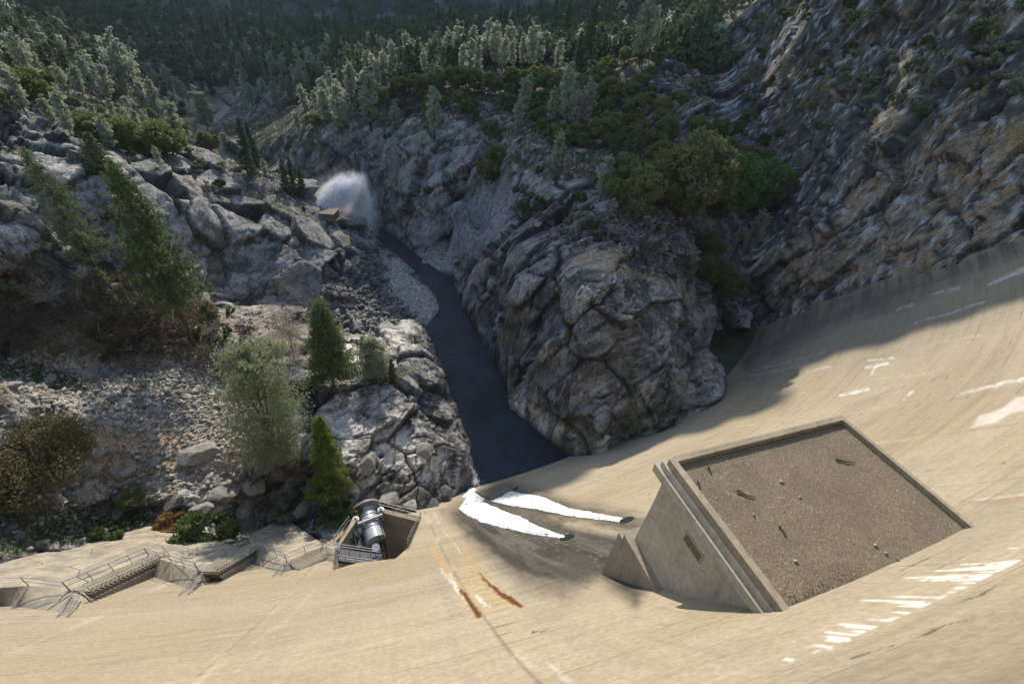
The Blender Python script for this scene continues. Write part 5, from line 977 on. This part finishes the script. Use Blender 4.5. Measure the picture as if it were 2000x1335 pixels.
# ---------------- boulders ----------------
M_b1=None
def stone_mat(name,c):
    s=NT(name,.9); n=s.noise(1.3,6,.65); oi=s.n('ShaderNodeObjectInfo'); a=s.mix(s.mp(n,.3,.7),tuple(x*.6 for x in c),tuple(x*1.25 for x in c)); a=s.mix(s.ma('MULTIPLY',oi.outputs['Random'],.35),a,tuple(x*.55 for x in c)); s.col(a); s.bump(n,.25,.8); return s.m
M_bo=stone_mat('boulder_rock',(.25,.235,.21)); M_bod=stone_mat('dark_boulder_rock',(.10,.10,.10))
RB=[rockmesh(100+i,3) for i in range(7)]; RBD=[]
for m_ in RB:
    m_.materials.append(M_bo); c=m_.copy(); c.materials[0]=M_bod; RBD.append(c)
BL=[(736,520,20,1,'large dark angular boulder at the foot of the bare ridge'),(712,560,16,1,'black boulder below the bare ridge beside the cobble bar'),(745,548,13,1,'dark boulder on the upper end of the cobble bar'),(690,598,17,1,'black block in the rubble left of the cobble bar'),(660,580,14,1,'dark block at the base of the bare ridge'),(905,862,22,1,'smooth dark boulder leaning on the left river bank'),(900,778,17,0,'pale rounded boulder at the left waterline'),(1100,455,14,1,'dark boulder on the rubble above the knob'),(1160,460,16,1,'standing block at the left of the boulder field'),(1195,462,18,1,'tall split boulder in the boulder field'),(1290,470,14,1,'dark boulder near the oaks'),(1050,440,12,0,'light boulder left of the dead log'),(895,515,12,0,'flat pale rock in the dark stream bend'),(830,515,10,0,'flat tan rock at the stream bend'),
 (440,975,30,0,'wide flat tan boulder above the middle apron'),(500,945,26,0,'brown block beside the broad grey pine'),(395,1000,24,0,'rounded boulder above the green bush'),(350,985,20,1,'grey boulder behind the orange shrub'),(540,1000,24,0,'layered boulder above the pointed slab'),(480,990,20,0,'pale block above the second stair flight'),(590,1000,18,0,'light tan rock left of the valve pit'),(200,890,17,0,'pale slab on the tan path'),(245,925,18,0,'tan block on the slope left of the grey pine'),(300,905,17,0,'light boulder below the tan path'),(165,985,18,0,'light grey boulder on the lower left slope'),(130,960,14,1,'dark boulder on the lower left slope'),(60,1010,16,1,'dark flat rock at the lower left corner of the slope'),(230,1000,15,0,'square light boulder on the lower left slope'),(20,760,16,0,'pale boulder at the left frame edge'),(100,745,14,0,'pale stone beside the green patch'),(165,735,15,0,'rounded grey stone in the upper talus'),(210,1050,12,0,'blue grey rock above the left apron'),(20,1035,15,1,'blue grey slab at the left frame edge'),(700,990,20,1,'dark boulder right behind the valve hood'),(760,965,28,0,'large orange tinted boulder above the pit railing'),(800,985,22,0,'cracked tan block right of the pit'),(840,985,20,1,'dark block at the foot of the river rocks'),(870,960,20,1,'dark angular block beside the foam'),(720,900,30,0,'broad tan slab below the young conifer'),(830,880,24,0,'grey slab above the small waterfall'),(395,885,34,0,'smooth buff rock dome at the edge of the talus')]
for i,(x,y,rp,dk,lab) in enumerate(BL):
    g,ii,jj=ground(x,y); dist=np.linalg.norm(g-[0,0,H]); s=rp/F*dist*.95; o=bpy.data.objects.new('boulder',(RBD if dk else RB)[i%7]); COL.objects.link(o); o.location=g+np.array([0,0,s*.12]); o.rotation_euler=(RS.uniform(-.3,.3),RS.uniform(-.3,.3),RS.uniform(0,6.28)); o.scale=(s,s*.85,s*.62); tag(o,lab,'boulder',group='boulders around the gorge')
# rubble: past counting
def rubble(name,zones,n,smin,smax,mat,lab,seed):
    rs=np.random.RandomState(seed); base=[]
    for k in range(6):
        m_=rockmesh(300+seed*10+k,1); base.append((np.array([v.co[:] for v in m_.vertices]),np.array([[i for i in p.vertices] for p in m_.polygons]))); bpy.data.meshes.remove(m_)
    cand=np.nonzero((zones*(~inr)).ravel()>.25)[0]; wt=(zones.ravel()[cand])*(RRg.ravel()[cand]**2); wt/=wt.sum(); pick=rs.choice(cand,n,p=wt); V_=[];F_=[];b=0
    Vr=Vd.reshape(-1,3)
    for i in pick:
        v_,f_=base[rs.randint(6)]; s=smin*(smax/smin)**(rs.rand()**2.2); a=rs.uniform(0,6.28); c_,s__=math.cos(a),math.sin(a); w=v_*[s*1.1,s*rs.uniform(.6,1),s*rs.uniform(.4,.8)]; w=np.stack([w[:,0]*c_-w[:,1]*s__,w[:,0]*s__+w[:,1]*c_,w[:,2]+w[:,0]*rs.normal(0,.3)],-1)+Vr[i]+[rs.normal(0,.1),rs.normal(0,.1),s*.12]; V_.append(w);F_.append(f_+b); b+=len(v_)
    o=meshobj(name,np.concatenate(V_),np.concatenate(F_),mat); tag(o,lab,'rubble',kind='stuff')
def rub_mat(name,c1,c2):
    s=NT(name,.92); v_=s.n('ShaderNodeTexVoronoi'); s.l(s.pos(),v_.inputs['Vector']); v_.inputs['Scale'].default_value=1.1; sp=s.n('ShaderNodeSeparateColor'); s.l(v_.outputs['Color'],sp.inputs[0]); n=s.noise(3,4); a=s.mix(s.mp(sp.outputs[0],.05,.95),c1,c2); s.col(s.mix(s.mp(n,.35,.7,0,.5),a,tuple(x*.5 for x in c2))); return s.m
rubble('talus_rubble',np.clip(z_talus,0,1),9000,.14,.95,rub_mat('talus_stone',(.13,.118,.10),(.40,.37,.325)),'grey angular talus rubble covering the left slope',1)
rubble('boulder_rubble',np.clip(z_boul,0,1)*.8+.15*z_floor,3500,.35,1.9,rub_mat('dark_rubble',(.06,.06,.062),(.17,.168,.16)),'dark broken blocks heaped beside the gorge',2)
rubble('cobble_bar',np.clip(z_beach,0,1),3500,.18,.8,rub_mat('cobble_stone',(.20,.195,.185),(.46,.44,.41)),'pale cobbles on the bar beside the river',3)
rubble('scree',np.clip(z_scree,0,1),2500,.15,.6,rub_mat('scree_stone',(.14,.14,.145),(.31,.31,.32)),'fine blue grey scree chute above the stream bend',4)
# dead brush: tangles of brown twigs
def twigbush(seed,mat):
    rs=np.random.RandomState(seed); v=[];f=[]
    for k in range(90):
        a=rs.uniform(0,6.28); d=np.array([math.cos(a),math.sin(a),rs.uniform(.2,1.3)]); p=rs.normal(0,.25,3)*[1,1,.1]; L=rs.uniform(.7,1.5)
        m=p+d*L*.5+rs.normal(0,.12,3); e=p+d*L+rs.normal(0,.25,3); tube(v,f,p,m,.03,4,.02); tube(v,f,m,e,.02,4,.006)
        for q_ in range(2): e2=m+(e-m)*rs.rand()+rs.normal(0,.35,3); tube(v,f,m,e2,.014,3,.005)
    o=meshobj('dead_shrub',v,f,mat); d_=o.data; bpy.data.objects.remove(o); return d_
TB=[twigbush(1,M_brown),twigbush(2,M_brown),twigbush(3,M_dead)]
DB=[(205,640,2.6,0),(240,680,3,1),(290,640,3.4,0),(330,600,3,1),(270,600,2.6,0),(180,600,2.6,1),(120,620,2.8,0),(60,650,3,1),(340,660,2.8,0),(420,705,2.4,1),(440,740,1.8,0),(150,560,2,1),(230,560,2.4,0),(90,580,2,2),(400,650,1.6,2),(300,690,2.2,1),(585,905,1.6,0),(480,650,1.6,1),(20,620,2,0),(255,705,2.4,2)]
DBs=sorted(DB,key=lambda a:a[0])
for i,(x,y,s,k) in enumerate(DBs):
    g,_,_=ground(x,y); o=bpy.data.objects.new('dead_shrub',TB[k]); COL.objects.link(o); o.location=g; o.rotation_euler=(0,0,RS.uniform(0,6)); o.scale=(s*1.25,s*1.25,s*.8); tag(o,('tangled brown' if k<2 else 'bleached grey')+' dead shrub on the left slope, '+('leftmost' if i==0 else ordw(i)+' from the left')+' there','dead shrub',group='dead shrubs on the left slope')
# grass tufts: low ground cover in the green and gold patches
def tufts(name,zone_,n,h,mat,lab,seed):
    rs=np.random.RandomState(seed); cand=np.nonzero((zone_*(~inr)).ravel()>.3)[0]; wt=zone_.ravel()[cand]*RRg.ravel()[cand]**2; wt/=wt.sum(); pk=rs.choice(cand,n,p=wt); c=Vd.reshape(-1,3)[pk]+rs.normal(0,.25,(n,3))*[1,1,.1]; a=rs.uniform(0,6.28,n); w=.05+h*.12; dx=np.stack([np.cos(a)*w,np.sin(a)*w,0*a],-1); tip=c+np.stack([rs.normal(0,h*.35,n),rs.normal(0,h*.35,n),h*rs.uniform(.5,1.3,n)],-1)
    v=np.stack([c-dx,c+dx,tip],1).reshape(-1,3); tag(meshobj(name,v,np.arange(3*n).reshape(-1,3),mat),lab,'grass',kind='stuff')
tufts('green_grass',z_grass,16000,.55,L_bg,'green grass and weeds along the foot of the left slope',1)
gz_=np.zeros(V.shape[0]*V.shape[1]); gz_[idx]=gold; tufts('dry_grass',gz_.reshape(V.shape[:2]),26000,.6,leafmat('dry_gold_grass',(.42,.30,.13),.25,.3,(.5,.36,.16)),'dry golden grass patches on the right hillside',2)
fl_g=np.clip(z_forest,0,1)*(RRg<420)*(dr>6); tufts('undergrowth',fl_g.astype(float),60000,1.3,leafmat('low_brush_leaves',(.055,.07,.03),.4,.3,(.12,.10,.055)),'low dark brush between the trees of the woodland',3)
tufts('undergrowth',np.clip(z_floor+z_soil*.2,0,1),16000,.8,L_ol,'low brown and olive brush under the leaning pines',4)
# driftwood
for (x0,y0,x1,y1),lab in (((712,530,742,533),'bleached log at the top of the cobble bar'),((728,573,748,562),'short bleached log among black boulders'),((1042,447,1062,438),'pale dead log on the rubble above the knob')):
    a=ground(x0,y0)[0]+[0,0,.4];b=ground(x1,y1)[0]+[0,0,.4]; v=[];f=[]; m=(a+b)/2+[0,0,.1]; tube(v,f,np.zeros(3),m-a,.22,8,.17); tube(v,f,m-a,b-a,.17,8,.06); o=meshobj('driftwood_log',v,f,M_dead); o.location=a; tag(o,lab,'log',group='bleached logs')
# ---------------- haze ----------------
HZ=bool(1)
if HZ:
    hb=bmesh.new(); x0,x1,y0,y1,z0,z1=-4300,4300,-600,4300,-30,1500
    me=bpy.data.meshes.new('haze'); bmesh.ops.create_cube(hb,size=1); hb.to_mesh(me); hb.free(); ho=bpy.data.objects.new('haze',me); COL.objects.link(ho); ho.location=((x0+x1)/2,(y0+y1)/2,(z0+z1)/2); ho.scale=(x1-x0,y1-y0,z1-z0); tag(ho,'thin blue haze filling the far valley','haze',kind='stuff')
    hm=bpy.data.materials.new('haze'); hm.use_nodes=True; t=hm.node_tree; t.nodes.remove(t.nodes['Principled BSDF']); pv=t.nodes.new('ShaderNodeVolumePrincipled'); pv.inputs['Color'].default_value=(.75,.85,1,1); pv.inputs['Density'].default_value=.00004; t.links.new(pv.outputs[0],t.nodes['Material Output'].inputs['Volume']); me.materials.append(hm)
